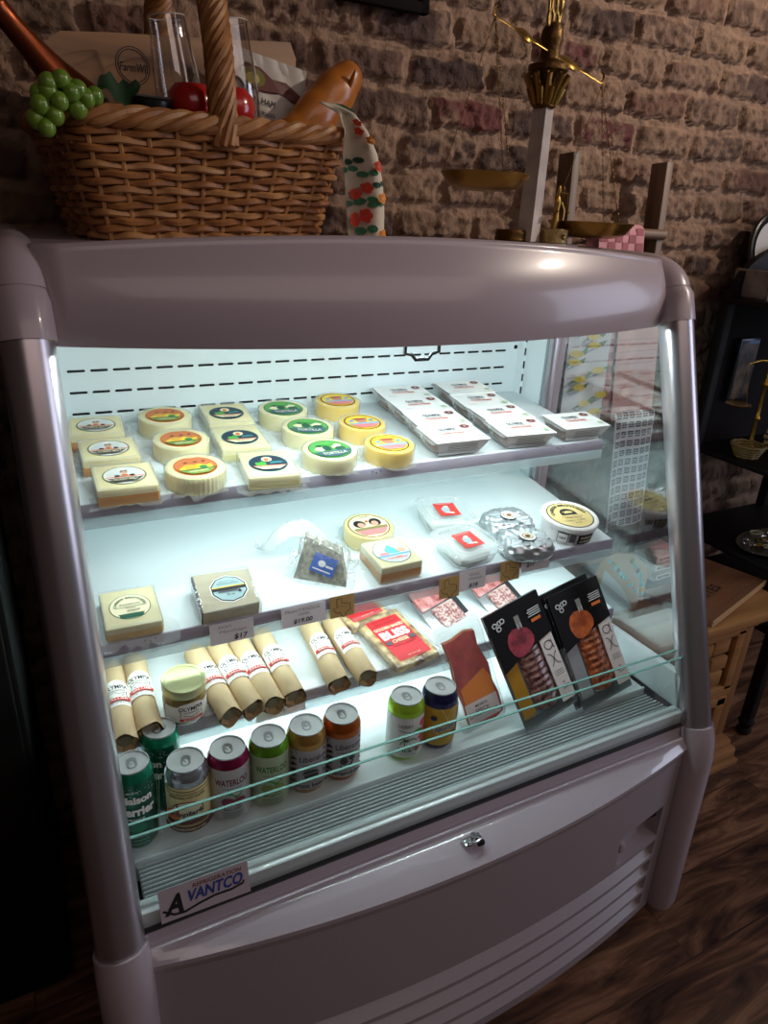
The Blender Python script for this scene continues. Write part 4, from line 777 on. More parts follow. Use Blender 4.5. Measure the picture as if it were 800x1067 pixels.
def axpack(M, label, sal_c, sal_c2, pic_c, left_c, full=True, tag_='chorizo_pack'):
    t = thing('cured_meat_pack', label, 'meat pack', M, group='black topped cured meat packs'); W, H = .068, .238
    b = MB(); b.box((0, H/2, 0), (W*2, H, .0016), P('pack_board_silver', 'a9a7a8', .25, metal=.8), .0005); b.box((-.047, .085, .0012), (.030, .125, .001), P(left_c[0], left_c[1], .3, metal=.55, bump=.3, bscale=60)); b.build('backing_board', t)
    b = MB(); Hs = .136
    def fn(u, v):
        x = -.027+.058*v; y = .020+.142*u; e = math.sin(PI*min(1, max(0, (v)))); rr = 1 if u > .12 else math.sqrt(max(0, 1-((.12-u)/.12)**2))
        return (.002+(x-.002)*max(.05, rr), y, .002+.006*e*rr+.0012*math.sin(u*70)*e)
    b.grid(fn, 50, 14, P(sal_c[0], sal_c[1], .35, color2=sal_c2, vscale=110, contrast=3.2, coat=.6, bump=.4, bscale=100)); b.build('sliced_salami', t)
    b = MB(); d = Decal(b, lambda x, y, z: (x, y, .0015+z)); BK = P('pack_black', '121214', .25, coat=.4)
    b2 = MB(); b2.prism([(-W, .122), (-W*.2, .138), (W, .152), (W, H), (-W, H)], .001, .0085 if full else .003, BK)
    b2.build('black_top_panel', t); d = Decal(b, lambda x, y, z: (x, y, .0088+z) if full else (x, y, .0033+z))
    d.poly([(-.034, .146), (-.039, .160), (-.038, .174), (-.031, .185), (-.019, .191), (-.006, .190), (.004, .187), (.014, .182), (.021, .172), (.023, .160), (.019, .150), (.008, .143), (-.004, .138), (-.018, .136), (-.028, .139)], P(pic_c[0], pic_c[1], .5, color2=pic_c[2], vscale=60, contrast=2))
    if pic_c[0] != 'pic_red':
        pass
    d.rect(-.006, .188, .006, .212, P('fork_grey', '8d8a86', .3)); d.rect(-.005, .186, -.003, .197, P('fork_light', 'd0cec8', .3)); d.rect(.003, .186, .005, .197, P('fork_light', 'd0cec8', .3))
    for x, y in ((-.052, .214), (-.040, .215), (-.046, .205), (-.034, .216)): d.ell(x, y, .006, .0052, P('badge_white', 'cfcfcf', .5), 14).ell(x, y, .0035, .003, BK, 10)
    d.rect(.028, .186, .052, .192, ORANGE)
    for k in range(4): d.rect(.024+.003*(k % 2), .197+.0042*k, .056, .1990+.0042*k, P('badge_white', 'cfcfcf', .5))
    b.build('front_print', t)
    b = MB(); b.box((.0475, .085, .006 if full else .002), (.033, .136, .0030), P('label_rosewhite', 'e6dcd8', .6)); d = Decal(b, lambda x, y, z: (x, y, (.0077 if full else .0037)+z)); q = .0475
    d.line([(q-.001+.0095*math.cos(a_), .130+.0085*math.sin(a_)) for a_ in [i_*2*PI/24 for i_ in range(25)]], .0017, BLACK).line([(q+.0085, .139), (q+.0085, .124), (q+.011, .120)], .0017, BLACK).line([(q-.011, .114), (q-.005, .111), (q+.005, .092), (q+.012, .088)], .0016, BLACK).line([(q+.010, .114), (q+.003, .108), (q-.004, .094), (q-.010, .088)], .0016, BLACK)
    for k in range(3): d.rect(q-.011, .076-.004*k, q+.011, .0772-.004*k, INK)
    d.text('+', q, .052, BLACK, h=.005).rect(q-.010, .044, q+.010, .0455, BLACK).rect(q-.008, .040, q+.008, .0412, BLACK); b.build('side_label', t)
    b = MB(); loft(b, [(rrect(W, .012, .006), .0015), (rrect(W*.7, .009, .006), .006)], PK, M=Matrix.Translation((0, .016, 0))); b.build('clear_bottom', t)
    return t
SB = ('salami_dark', '4a201f'); RB = ('salami_rust', '6a2a12')
M, L = lean(.402, -.575, .540, .362, -.448, .752)
axpack(M, 'black topped pack of rust orange chorizo slices, frontmost of the right stack', RB, 'b8602c', ('pic_orange', 'd0682c', '9a3f16'), ('board_silver_bright', 'b9bbbd'))
M2, L = lean(.390, -.563, .541, .345, -.431, .757)
axpack(M2, 'black topped cured meat pack hidden behind the rust orange chorizo pack', RB, 'b8602c', ('pic_orange', 'd0682c', '9a3f16'), ('board_silver_bright', 'b9bbbd'))
M, L = lean(.262, -.572, .538, .206, -.448, .752)
axpack(M, 'black topped pack of dark red salami slices with gold strip', SB, '8a5f56', ('pic_red', 'b23a4a', '6e1c28'), ('board_gold', 'd29a34'))
def back_pack(x0, y0, x1, label, rz):
    M = on_shelf(3, x0, y0, rz, .004, R(24)); t = thing('sliced_salami_pack', label, 'meat pack', M, group='silver salami packs on the lower shelf')
    b = MB(); b.box((0, 0, 0), (.108, .180, .0016), P('pack_board_silver', 'a9a7a8', .25, metal=.8), .0005); b.build('backing_board', t)
    b = MB(); b.box((-.006, .052, .004), (.090, .050, .006), P('prosciutto_red', '9a3a3c', .4, color2='c98a86', vscale=60, contrast=2, coat=.5), .002); b.box((.004, -.026, .004), (.064, .100, .007), P('salami_marbled', '8f4a4c', .4, color2='d6bcb4', vscale=170, contrast=2.5, coat=.5), .003); b.build('sliced_salami', t)
    b = MB(); b.prism([(-.054, .058), (.054, .064), (.054, .090), (-.054, .090)], .001, .0022, P('pack_dark_band', '2a2a2e', .4)); b.box((.044, -.02, .003), (.016, .10, .002), BLACK); b.build('dark_band', t)
back_pack(.148, -.345, 0, 'silver pack of marbled salami leaning behind the clear speck pack', .34)
back_pack(.290, -.338, 0, 'silver pack of marbled salami mostly hidden behind the black topped packs', .34)

# ------------------------------------------------------------------ wicker basket and its contents, on top of the case
TOPZ = 1.3615
WK = P('wicker', 'a8703c', .5, color2='7a4a24', vscale=40, bump=.2, bscale=90); WK2 = P('wicker_light', 'bd8a55', .5, color2='8f5f34', vscale=40, bump=.2, bscale=90)
def loop(a, b_, r, N):
    p = rrect(a, b_, r, 8); p.append(p[0]); ls = [0]
    for i in range(len(p)-1): ls.append(ls[-1]+math.dist(p[i], p[i+1]))
    out = []; j = 0
    for k in range(N):
        s_ = ls[-1]*k/N
        while ls[j+1] < s_: j += 1
        t = (s_-ls[j])/(ls[j+1]-ls[j]); out.append((p[j][0]*(1-t)+p[j+1][0]*t, p[j][1]*(1-t)+p[j+1][1]*t))
    return out
BM = Matrix.Translation((-.268, -.128, TOPZ+.002)) @ Matrix.Rotation(R(8), 4, 'Z') @ Matrix.Rotation(R(-1.2), 4, 'Y')
bk = thing('wicker_basket', 'large brown wicker picnic basket with tall twisted handle on top of the display case', 'basket', BM)
NST = 32; HB_ = .150
def ring_at(z, N, off=0): t = z/HB_; return loop(.178+.034*t+off, .098+.030*t+off, .035, N)
b = MB()
for row in range(14):
    z = .008+row*.0100; N = NST*4; pts = ring_at(z, N); path = []
    big = row < 3
    for k, (x, y) in enumerate(pts):
        L = math.hypot(x, y); o = .0052*math.cos(PI*k/4+(row % 2)*PI); path.append((x+x/L*o, y+y/L*o, z+.0012*math.sin(k*.9+row)))
    b.tube(path, .0055 if big else .0050, WK if row % 3 else WK2, 6, closed=True)
b.build('woven_side', bk)
b = MB()
for k in range(NST):
    p0, p1 = ring_at(0, NST)[k], ring_at(HB_, NST)[k]; b.tube([(p0[0], p0[1], 0), (p1[0], p1[1], HB_)], .0036, WK2, 6)
st = b.build('stakes', bk)
b = MB(); b.prism(rrect(.176, .096, .035), 0, .004, WK); b.build('basket_floor', bk)
b = MB(); N = 260; rp = loop(.214, .130, .04, N)
for s_ in range(4):
    path = []
    for k, (x, y) in enumerate(rp):
        a = 2*PI*(k/N*11)+s_*PI/2; L = math.hypot(x, y); o = .0085*math.cos(a); path.append((x+x/L*o, y+y/L*o, HB_+.006+.0085*math.sin(a)))
    b.tube(path, .0072, WK2 if s_ % 2 else WK, 8, closed=True)
b.build('braided_rim', bk)
b = MB(); NH = 90
def arch(t): a = PI*t; return Vector((0, -.128*math.cos(a), .13+.29*math.sin(a)**.75))
for s_ in range(9):
    path = []
    for k in range(NH+1):
        t = k/NH; c = arch(t); tn = (arch(min(1, t+.01))-arch(max(0, t-.01))).normalized(); u1 = Vector((1, 0, 0)); u2 = tn.cross(u1); a = 2*PI*(t*7)+s_*2*PI/9
        path.append(c+u1*.0155*math.cos(a)+u2*.0155*math.sin(a))
    b.tube(path, .0058, WK2 if s_ % 2 else WK, 7)
b.tube([arch(k/40) for k in range(41)], .012, WK, 8); b.build('handle', bk)
# bottle
def axis_frame(p0, p1):
    A, B = Vector(p0), Vector(p1); z = (B-A).normalized(); return Matrix.Translation(A) @ z.to_track_quat('Z', 'Y').to_matrix().to_4x4()
M = axis_frame((-.350, -.130, 1.452), (-.528, -.185, 1.640)); L = .265
t = thing('wine_bottle', 'copper foil necked wine bottle leaning out of the left end of the basket', 'bottle', M)
b = MB(); b.lathe([(0, .004), (.030, 0), (.036, .006), (.037, .10), (.034, .125), (.026, .150), (.0215, .168)], P('bottle_amber', '2a1208', .12, coat=.5), 32); b.build('bottle_glass', t)
CU = P('copper_foil', '8a4524', .32, metal=.8, bump=.2, bscale=50); b = MB(); b.lathe([(.0345, .1235), (.0270, .150), (.0222, .168), (.0170, .200), (.0145, .235), (.0150, .252), (.0165, .256), (.0165, .262), (.012, .268), (0, .269)], CU, 32)
b.build('neck_foil', t)
# cutting board
t = thing('wooden_board', 'walnut serving board with a round burned mark standing at the back of the basket', 'cutting board', Matrix.Translation((-.25, -.050, 1.395)) @ Matrix.Rotation(R(8), 4, 'Z') @ Matrix.Rotation(R(-4), 4, 'X') @ Matrix.Rotation(PI/2, 4, 'X'))
b = MB(); b.prism([(-.185, .0), (-.196, .05), (-.206, .165), (-.218, .222), (-.19, .243), (-.12, .252), (.0, .264), (.19, .285), (.200, .262), (.186, .06), (.17, .0)], -.008, .008, wood('board_wood', 'b08458', '5a3a22', 0, 7)); b.build('board', t)
b = MB(); d = Decal(b, M=Matrix.Translation((-.088, .212, .008))); BR = P('burn_brown', '2c1a10', .7)
for rr in (.026, .0225): d.line([(rr*math.cos(2*PI*i/30), rr*math.sin(2*PI*i/30)) for i in range(31)], .0014, BR)
d.text('FarmWi', 0, -.002, BR, h=.012, wd=.040, shear=.2); b.build('burned_mark', t)
# wine glasses
WG = clear('wine_glass', (.97, .96, .95), 3.2, .01)
def wineglass(p0, p1, label):
    t = thing('wine_glass', label, 'glass', axis_frame(p0, p1), group='wine glasses in the basket'); b = MB()
    b.lathe([(0, .002), (.020, .0), (.026, .006), (.033, .035), (.035, .065), (.033, .10), (.028, .145), (.0265, .168), (.0258, .168), (.0272, .145), (.032, .10), (.034, .065), (.031, .035), (.024, .010), (0, .008)], WG, 36); b.build('bowl', t)
    b = MB(); b.tube([(.0262*math.cos(2*PI*i/36), .0262*math.sin(2*PI*i/36), .168) for i in range(36)], .0008, P('rim_glint', 'c9c4bf', .1, spec=1, alpha=None), 6, closed=True); b.build('rim', t)
wineglass((-.278, -.135, 1.497), (-.300, -.135, 1.668), 'clear stemless wine glass standing left of the basket handle')
wineglass((-.190, -.130, 1.505), (-.206, -.130, 1.685), 'clear stemless wine glass partly behind the basket handle')
# apples
def apple(x, y, z, label, rz=0):
    t = thing('red_apple', label, 'apple', loc=(x, y, z), rz=rz, group='red apples in the basket'); b = MB()
    b.lathe([(0, .004), (.010, .0), (.022, .004), (.033, .018), (.0365, .034), (.034, .050), (.024, .061), (.012, .063), (.005, .058), (0, .055)], P('apple_red', 'c22a20', .22, color2='8f1818', vscale=30, coat=.5), 28); b.build('apple_skin', t)
    b = MB(); b.tube([(0, 0, .055), (.001, 0, .066), (.005, .001, .075)], .0016, P('apple_stem', '4a3218', .7), 6); b.build('stem', t)
apple(-.281, -.190, 1.513, 'shiny red apple left of the basket handle, behind the rim')
apple(-.222, -.185, 1.515, 'shiny red apple mostly hidden behind the basket handle', 1)
# black lidded jar
t = thing('black_lidded_jar', 'jar with black lid just showing above the basket rim beside the leaf', 'jar', Matrix.Translation((-.348, -.205, 1.47)) @ Matrix.Rotation(.15, 4, 'X'))
b = MB(); b.lathe([(0, 0), (.030, 0), (.031, .01), (.031, .062)], P('jar_dark', '15100c', .3), 28); b.build('jar_body', t)
b = MB(); b.lathe([(.033, .060), (.034, .064), (.034, .078), (.031, .081), (0, .081)], P('lid_black', '121212', .3), 32); b.lathe([(.0305, .0812), (.0315, .0816), (.0305, .0818), (.0295, .0812)], P('lid_line', '7a7a78', .4), 32); b.build('jar_lid', t)
# paper bag of ham
t = thing('ham_bag', 'white printed bag of Iberian ham standing behind the bread', 'food bag', Matrix.Translation((-.134, -.085, 1.582)) @ Matrix.Rotation(R(10), 4, 'Y') @ Matrix.Rotation(PI/2-.12, 4, 'X'))
b = MB()
def bagf(u, v): x = -.066+.132*u; y = -.095+.155*v; return (x, y, .012*math.sin(PI*u)*math.sin(PI*min(1, v*1.1))+.0015*math.sin(19*u+11*v))
b.grid(bagf, 20, 20, P('bag_paper', 'b8b0a6', .45, bump=.3, bscale=60)); b.grid(lambda u, v: (bagf(u, v)[0], bagf(u, v)[1], -bagf(u, v)[2]-.001), 20, 20, P('bag_paper', 'b8b0a6', .45)); b.build('bag', t)
b = MB(); d = Decal(b, lambda x, y, h: (x, y, .012*math.sin(PI*min(1, max(0, (x+.066)/.132)))*math.sin(PI*min(1, max(0, (y+.095)/.155*1.1)))+.0028+h)); OV = P('bag_olive', '6f6a2c', .5)
d.poly([(-.058, .022), (-.040, .042), (-.015, .040), (.005, .028), (.030, .030), (.058, .018), (.052, .004), (.020, .010), (-.010, .004), (-.035, .004)], P('bag_wine', '5f2a24', .5)); d.ell(-.028, .022, .022, .015, OV, 20).ell(-.028, .020, .012, .009, P('bag_straw', 'b9a860', .5), 16)
d.text('IBERIAN HAM', -.022, -.010, BLACK, h=.008, wd=.070, bold=.03).text('JAMON IBERICO', -.022, -.029, BLACK, h=.007, wd=.072, bold=.02).text('sliced', -.03, -.019, BLACK, h=.003); b.build('bag_print', t)
# bread
t = thing('bread_loaf', 'glossy golden brown bread loaf sticking out of the right end of the basket', 'bread', axis_frame((-.150, -.137, 1.470), (.020, -.108, 1.640)))
b = MB(); n = 30; pr = [(.0335*math.sqrt(max(0, 1-(2*i/n-1)**4))*(1+.04*math.sin(i*.9)), .245*i/n) for i in range(n+1)]; pr[0] = (0, 0); pr[-1] = (0, .245)
b.lathe(pr, P('bread_crust', 'c07a30', .33, color2='8a4716', vscale=16, bump=.3, bscale=40, coat=.25), 28, sx=.88, sy=1.06); b.build('crust', t)
b = MB()
for k in (2,): b.tube([(-.030+.010*math.cos(q*.5), -.012+.005*q, .075+.055*k+.006*q) for q in range(6)], [.001, .003, .004, .004, .003, .001], P('bread_score', '9a5a22', .5), 6)
b.build('score_marks', t)
# grapes
t = thing('grape_bunch', 'bunch of plump green grapes hanging over the left rim of the basket', 'grapes', loc=(-.462, -.262, 1.525))
GR = P('grape_green', '7fa038', .28, sss=.3, coat=.3, color2='5f8428', vscale=30)
gp = [(-.004, -.040, .023), (-.019, -.038, .018), (-.020, -.036, .009), (.006, -.040, .010), (.014, -.036, .014), (-.031, -.038, -.007), (-.009, -.042, -.001), (-.016, -.038, -.017), (-.037, -.032, -.022), (-.027, -.038, -.031), (.023, -.034, .006), (.002, -.030, .017), (.034, -.030, .010), (-.030, -.028, .006), (.012, -.032, -.006)]
for i, (x, y, z) in enumerate(gp):
    b = MB(); rr = .0108+.0006*(i % 3); b.lathe([(rr*math.sin(PI*k/10), -rr*1.06*math.cos(PI*k/10)) for k in range(11)], GR, 18, M=Matrix.Translation((x, y, z))); b.build('grape', t)
b = MB(); b.tube([(.05, -.02, .012), (.03, -.022, .012), (.005, -.027, .006), (-.015, -.028, -.006), (-.026, -.028, -.02)], .0016, P('grape_stem', '5a5a24', .6), 6); b.build('stem', t)
b = MB()
def leaff(u, v): w_ = .024*math.sin(PI*u)**.7*(1+.25*math.sin(u*22)); return (.040+.055*u, -.010+w_*(v-.5)*.8, .022+w_*(v-.5)*1.3+.006*math.sin(8*u)+.004*abs(v-.5))
b.grid(leaff, 24, 8, P('leaf_dark_green', '1f3a20', .4)); b.build('leaf', t)
# floral cloth
t = thing('floral_cloth', 'cream floral printed cloth draped over the right end of the basket', 'cloth', loc=(-.03, -.25, TOPZ+.002))
LP = [(1.572, -.082, -.052, .060), (1.555, -.066, -.040, .02), (1.530, -.061, -.028, .0), (1.500, -.065, -.012, -.004), (1.460, -.058, .003, .0), (1.42, -.052, .010, .002), (1.364, -.046, .013, .002)]
def cl(u, v):
    q = v*(len(LP)-1); k = min(len(LP)-2, int(q)); f = q-k; A, B = LP[k], LP[k+1]; z = A[0]*(1-f)+B[0]*f; x0 = A[1]*(1-f)+B[1]*f; x1 = A[2]*(1-f)+B[2]*f; y = A[3]*(1-f)+B[3]*f
    fold = .012*math.sin(u*PI*1.6+v*1.2)*min(1, v*3); return (x0+(x1-x0)*u+.03, y+fold, z-TOPZ-.002)
b = MB(); b.grid(cl, 14, 40, P('cloth_cream', 'cfc4ae', .85, bump=.4, bscale=500)); co = b.build('cloth', t)
md = co.modifiers.new('thickness', 'SOLIDIFY'); md.thickness = .0014
b = MB(); d = Decal(b, lambda x, y, h: (lambda q: (q[0], q[1]-.0014-h, q[2]))(cl(min(1, max(0, x)), min(1, max(0, y)))), base=.0006)
LF = P('cloth_leaf', '3f7a58', .8); FR = P('cloth_red', 'd2452e', .8); FO = P('cloth_orange', 'dc8a34', .8); DG_ = P('cloth_dark', '234a34', .8)
for (cx, cy, c) in ((.15, .60, LF), (.9, .68, DG_), (.5, .78, LF), (.30, .55, DG_), (.6, .62, LF), (.75, .80, LF), (.2, .80, LF), (.45, .93, LF)):
    d.ell(cx-.13, cy, .13, .018, c, 12).ell(cx+.13, cy-.012, .13, .018, c, 12)
for (cx, cy, c) in ((.25, .74, FR), (.5, .70, FR), (.88, .57, FR), (.42, .86, FR), (.85, .76, FO), (.15, .88, FR), (.8, .95, FO), (.5, .33, FR), (.6, .25, FR), (.75, .40, FO)):
    for k in range(5): an = k*2*PI/5; d.ell(cx+.08*math.cos(an), cy+.020*math.sin(an), .075, .015, c, 8)
d.poly([(.55, .02), (.98, .02), (.98, .14), (.7, .14)], DG_); b.build('flower_print', t)

# ------------------------------------------------------------------ brass balance scale
BR_ = P('brass', '9c7a3a', .30, metal=.9, bump=.3, bscale=120); BRD = P('brass_dark', '5f4520', .4, metal=.85, bump=.6, bscale=160); MARB = P('white_marble', 'c4bab4', .3, color2='9c928e', vscale=22)
S = Matrix.Translation((.392, -.150, TOPZ)) @ Matrix.Rotation(R(22), 4, 'Z'); t = thing('balance_scale', 'tall marble and brass balance scale with two hanging pans on the display case', 'balance scale', S)
b = MB(); b.box((.01, .0, .007), (.15, .14, .014), MARB, .002); b.build('marble_base', t)
b = MB(); b.lathe([(.034, .014), (.036, .018), (.034, .024), (.035, .030), (.033, .036), (0, .036)], BRD, 32, M=Matrix.Translation((-.012, .030, 0))); b.build('column_collar', t)
b = MB(); w0, w1, z0, z1 = .0165, .0140, .016, .258; b.add([(sx*w, sy*w, z) for (w, z) in ((w0, z0), (w1, z1)) for sx, sy in ((-1, -1), (1, -1), (1, 1), (-1, 1))], [(3, 2, 1, 0), (4, 5, 6, 7), (0, 1, 5, 4), (1, 2, 6, 5), (2, 3, 7, 6), (3, 0, 4, 7)], MARB); b.build('marble_column', t)
b = MB(); b.lathe([(.018, .250), (.023, .254), (.020, .260), (.021, .285), (.027, .302), (.037, .312), (.037, .320), (.026, .323), (.019, .330), (.017, .350), (.021, .360), (.019, .376), (.013, .386), (0, .390)], BRD, 24)
for k in range(10):
    a = 2*PI*k/10; b.tube([(.020*math.cos(a), .020*math.sin(a), .258), (.028*math.cos(a), .028*math.sin(a), .282), (.040*math.cos(a), .040*math.sin(a), .305), (.038*math.cos(a), .038*math.sin(a), .296)], [.004, .006, .005, .002], BR_, 6)
    a += PI/12; b.tube([(.020*math.cos(a), .020*math.sin(a), .256), (.026*math.cos(a), .026*math.sin(a), .270), (.033*math.cos(a), .033*math.sin(a), .284), (.031*math.cos(a), .031*math.sin(a), .278)], [.004, .005, .004, .001], BR_, 6)
b.build('capital', t)
SI = S.inverted()
def W(x, y, z): return SI @ Vector((x, y, z))
b = MB(); PV = Vector((.372, -.158, 1.706))
def beam(e, side):
    A = PV; B = Vector(e); pts = []; rs_ = []
    for k in range(17):
        f = k/16; p = A.lerp(B, f); 
        pts.append(W(*p)); rs_.append(.0035+(.0155*math.exp(-((f-.42)/.14)**2))+(.001 if f < .25 and k % 2 else 0))
    for k in range(1, 9): a = PI*k/8; up = Vector((0, 0, 1)); p = B+Vector((side*.007*math.sin(a), 0, .008*(1-math.cos(a))-.0)); pts.append(W(*p)); rs_.append(.0022)
    p = B+Vector((-side*.004, 0, .010)); 
    b.tube(pts, rs_, BR_, 10, flat=.30)
LE, RE = Vector((.262, -.158, 1.738)), Vector((.515, -.158, 1.668)); beam(LE, -1); beam(RE, 1); b.build('beam', t)
def pan(c, r, top, nm, lab):
    b = MB(); Mw = SI @ Matrix.Translation(c); b.lathe([(0, -.008), (r*.55, -.006), (r*.84, .002), (r*.95, .015), (r*1.03, .0235), (r*1.0, .0250), (r*.91, .014), (r*.78, .006), (0, -.003)], BR_, 40, M=Mw); o = b.build('pan', t, lab)
    c_ = MB()
    for k in range(3):
        a = 2*PI*k/3+.5; E = Vector(c)+Vector((r*.97*math.cos(a), r*.97*math.sin(a), .022)); T = Vector(top); n = 44
        for i in range(n):
            p = T.lerp(E, (i+.5)/n); q = (E-T).normalized(); s1 = q.orthogonal().normalized() if i % 2 else q.cross(q.orthogonal()).normalized(); hl = (E-T).length/n*.62
            c_.tube([W(*(p+q*hl*math.cos(g*PI/3)+s1*.0016*math.sin(g*PI/3))) for g in range(6)], .00055, BRD, 4, closed=True)
    c_.tube([W(*T), W(*(T+Vector((0, 0, .012))))], .001, BR_, 5); c_.build('chains', o)
pan((.268, -.158, 1.470), .082, (.258, -.158, 1.738), 'pan', 'left brass pan, hanging higher'); pan((.545, -.158, 1.395), .086, (.520, -.158, 1.662), 'pan', 'right brass pan, hanging lower')
b = MB()
for k in range(7):
    for j in range(2):
        cz = .392+.022*k; cx = -.009+.018*j+(.004 if k % 2 else -.004); b.tube([(cx+.0095*math.cos(2*PI*i/12), 0, cz+.0135*math.sin(2*PI*i/12)) for i in range(12)], .0030, BR_, 6, closed=True)
b.tube([(-.016, 0, .38), (-.024, 0, .42), (-.024, 0, .48), (-.014, 0, .53)], .0026, BR_, 6); b.tube([(.016, 0, .38), (.024, 0, .42), (.024, 0, .48), (.014, 0, .53)], .0026, BR_, 6); b.build('lattice_finial', t)
F = Matrix.Translation((.050, -.030, .014))
b = MB(); b.lathe([(.029, 0), (.030, .002), (.029, .006), (.029, .022), (.031, .026), (.029, .028), (0, .028)], P('brass_pale', 'a89060', .35, metal=.8, bump=1, bscale=220), 32, M=F); b.lathe([(0, 0), (.005, 0), (.004, .003), (0, .004)], BR_, 14, M=F @ Matrix.Translation((-.010, -.0285, .013)) @ Matrix.Rotation(PI/2, 4, 'X')); b.build('figurine_pedestal', t)
b = MB(); b.lathe([(0, .028), (.011, .028), (.010, .034), (.008, .050), (.006, .064), (.0085, .074), (.008, .082), (.003, .088), (.0028, .091), (.0052, .096), (.0052, .102), (.003, .107), (0, .109)], BR_, 18, M=F, sy=.75)
b.tube([F @ Vector((.006, 0, .082)), F @ Vector((.010, -.006, .090)), F @ Vector((.006, -.008, .100)), F @ Vector((.002, -.008, .106))], .002, BR_, 6); b.tube([F @ Vector((.008, -.004, .078)), F @ Vector((.016, -.008, .062)), F @ Vector((.010, -.010, .038))], .0018, BR_, 6)
b.tube([F @ Vector((-.022, -.008, .094)), F @ Vector((.024, -.008, .094))], .0013, BR_, 6)
for sx in (-.022, .024):
    for dx in (-.006, .006): b.tube([F @ Vector((sx, -.008, .094)), F @ Vector((sx+dx, -.008, .060))], .0005, BR_, 4)
    b.lathe([(0, .056), (.006, .058), (.008, .0605), (0, .059)], BR_, 14, M=F @ Matrix.Translation((sx, -.008, 0)))
b.build('brass_figurine', t)

# ------------------------------------------------------------------ blanket ladder with towels, right of the case
LA = math.atan(.10/1.56); t = thing('towel_ladder', 'rustic wooden towel ladder leaning on the brick wall beside the display case', 'ladder', Matrix.Translation((.645, -.055, 0)) @ Matrix.Rotation(-LA, 4, 'X'))
LW = wood('ladder_wood', '7d6550', '4a382c', 2, 12); Ld = .052
for x in (.0, .300):
    b = MB(); b.box((x, .01, .785), (.022, Ld, 1.565), LW, .002); b.build('rail', t)
RZ = [1.40, 1.215, .935, .60, .30]
for z in RZ: b = MB(); b.tube([(-.015, -.015, z), (.0, -.015, z), (.3, -.015, z), (.312, -.015, z)], .0125, wood('rung_wood', '8d735a', '55402f', 0, 12), 14); b.build('rung', t)
def towel(x0, x1, ztop, zbot, matname, colr, label, prn, seed, dx=0, group='towels on the ladder', c2=None):
    yb = -.055+.10*ztop/1.56-.015; t = thing('hanging_towel', label, 'towel', loc=((x0+x1)/2, yb, ztop), group=group); w_ = x1-x0; h = ztop-zbot; ph = seed*1.3
    def tf(u, v, off=0):
        q = v; fold = .006*math.sin(u*9+ph)*min(1, q*4)+.004*math.sin(u*17+ph*2)*q
        if q < .06: a = PI/2*(q/.06); y = -.0155*math.sin(a); z = .0155*math.cos(a)
        else: y = -.0155; z = -h*(q-.06)/.94
        return (-w_/2+w_*u+dx*q, y-.004+fold*.6-off-.012*q, z+.001+.006*math.sin(u*3+ph)*q)
    b = MB(); b.grid(tf, 20, 30, P(matname, colr, .85, bump=.4, bscale=300, color2=c2, vscale=60, contrast=1.2)); b.grid(lambda u, v: (tf(u, 0)[0], .0155*math.sin(PI/2*min(1, v*8))+.003, .0165*math.cos(PI/2*min(1, v*8))-.10*max(0, v-.125)), 20, 16, P(matname, colr, .85)); b.build('towel_cloth', t)
    if prn:
        b = MB(); d = Decal(b, lambda x, y, k: tf(min(1, max(0, x)), min(1, max(0, y)), k+.001)); prn(d); b.build('towel_print', t)
    return t
def pr_check(d):
    m = P('towel_pink_dark', 'a8656c', .85)
    for i in range(7): d.l = 0; d.rect(.04+.14*i, .03, .09+.14*i, .98, m, 1) if False else None
    for i in range(6):
        for j in range(26):
            if (i+j) % 2: d.l = 0; d.rect(.02+.16*i, .04+.036*j, .18+.16*i, .076+.036*j, m, 2)
def pr_lemon(d):
    rs = random.Random(3); LY = P('towel_lemon', 'd8b93c', .85); LG = P('towel_leaf', '5c7a4a', .85); GY_ = P('towel_grey', '9a9aa6', .85)
    for i in range(13): cx, cy = rs.uniform(.12, .88), .06+.068*i; d.ell(cx, cy, .15, .030, LY, 14); d.poly([(cx-.1, cy+.02), (cx-.3, cy+.05), (cx-.2, cy+.01)], LG); d.poly([(cx+.1, cy-.02), (cx+.28, cy-.04), (cx+.2, cy+.01)], LG); d.line([(cx, cy+.03), (cx-.2, cy+.06), (cx-.3, cy+.04)], .012, GY_)
def pr_stripe(d):
    m = P('towel_red_stripe', 'a03c40', .85)
    for j in range(5): d.rect(.0, .965-.012*j, 1, .969-.012*j, m, 12)
    for j in range(6): d.rect(.0, .30+.10*j, 1, .303+.10*j, P('towel_pink_dark', 'a8656c', .85), 12)
def pr_grid(d):
    m = P('towel_print_ink', '3c3c46', .85)
    for i in range(6):
        for j in range(13):
            x, y = .04+.16*i, .03+.075*j
            d.l = 0; d.rect(x, y, x+.12, y+.012, m, 1); d.l = 0; d.rect(x+.005, y+.018, x+.055, y+.030, m, 1); d.l = 0; d.rect(x+.07, y+.018, x+.12, y+.030, m, 1); d.l = 0; d.rect(x, y+.036, x+.12, y+.048, m, 1)
towel(.720, .865, 1.402, .935, 'towel_pink', 'd79a9e', 'pink checked towel hung over the top rung of the ladder', pr_check, 1, .05)
towel(.664, .800, 1.217, .93, 'towel_white', 'd9d6da', 'white towel printed with yellow lemons on the ladder', pr_lemon, 2, 0)
towel(.815, .965, 1.217, .93, 'towel_rose', 'd9a8a4', 'rose towel with thin red stripes at its hem on the ladder', pr_stripe, 3, .03)
towel(.850, 1.000, .937, .60, 'towel_grid', 'd6d0d2', 'white tea towel printed with rows of small dark words on the ladder', pr_grid, 4, .03)

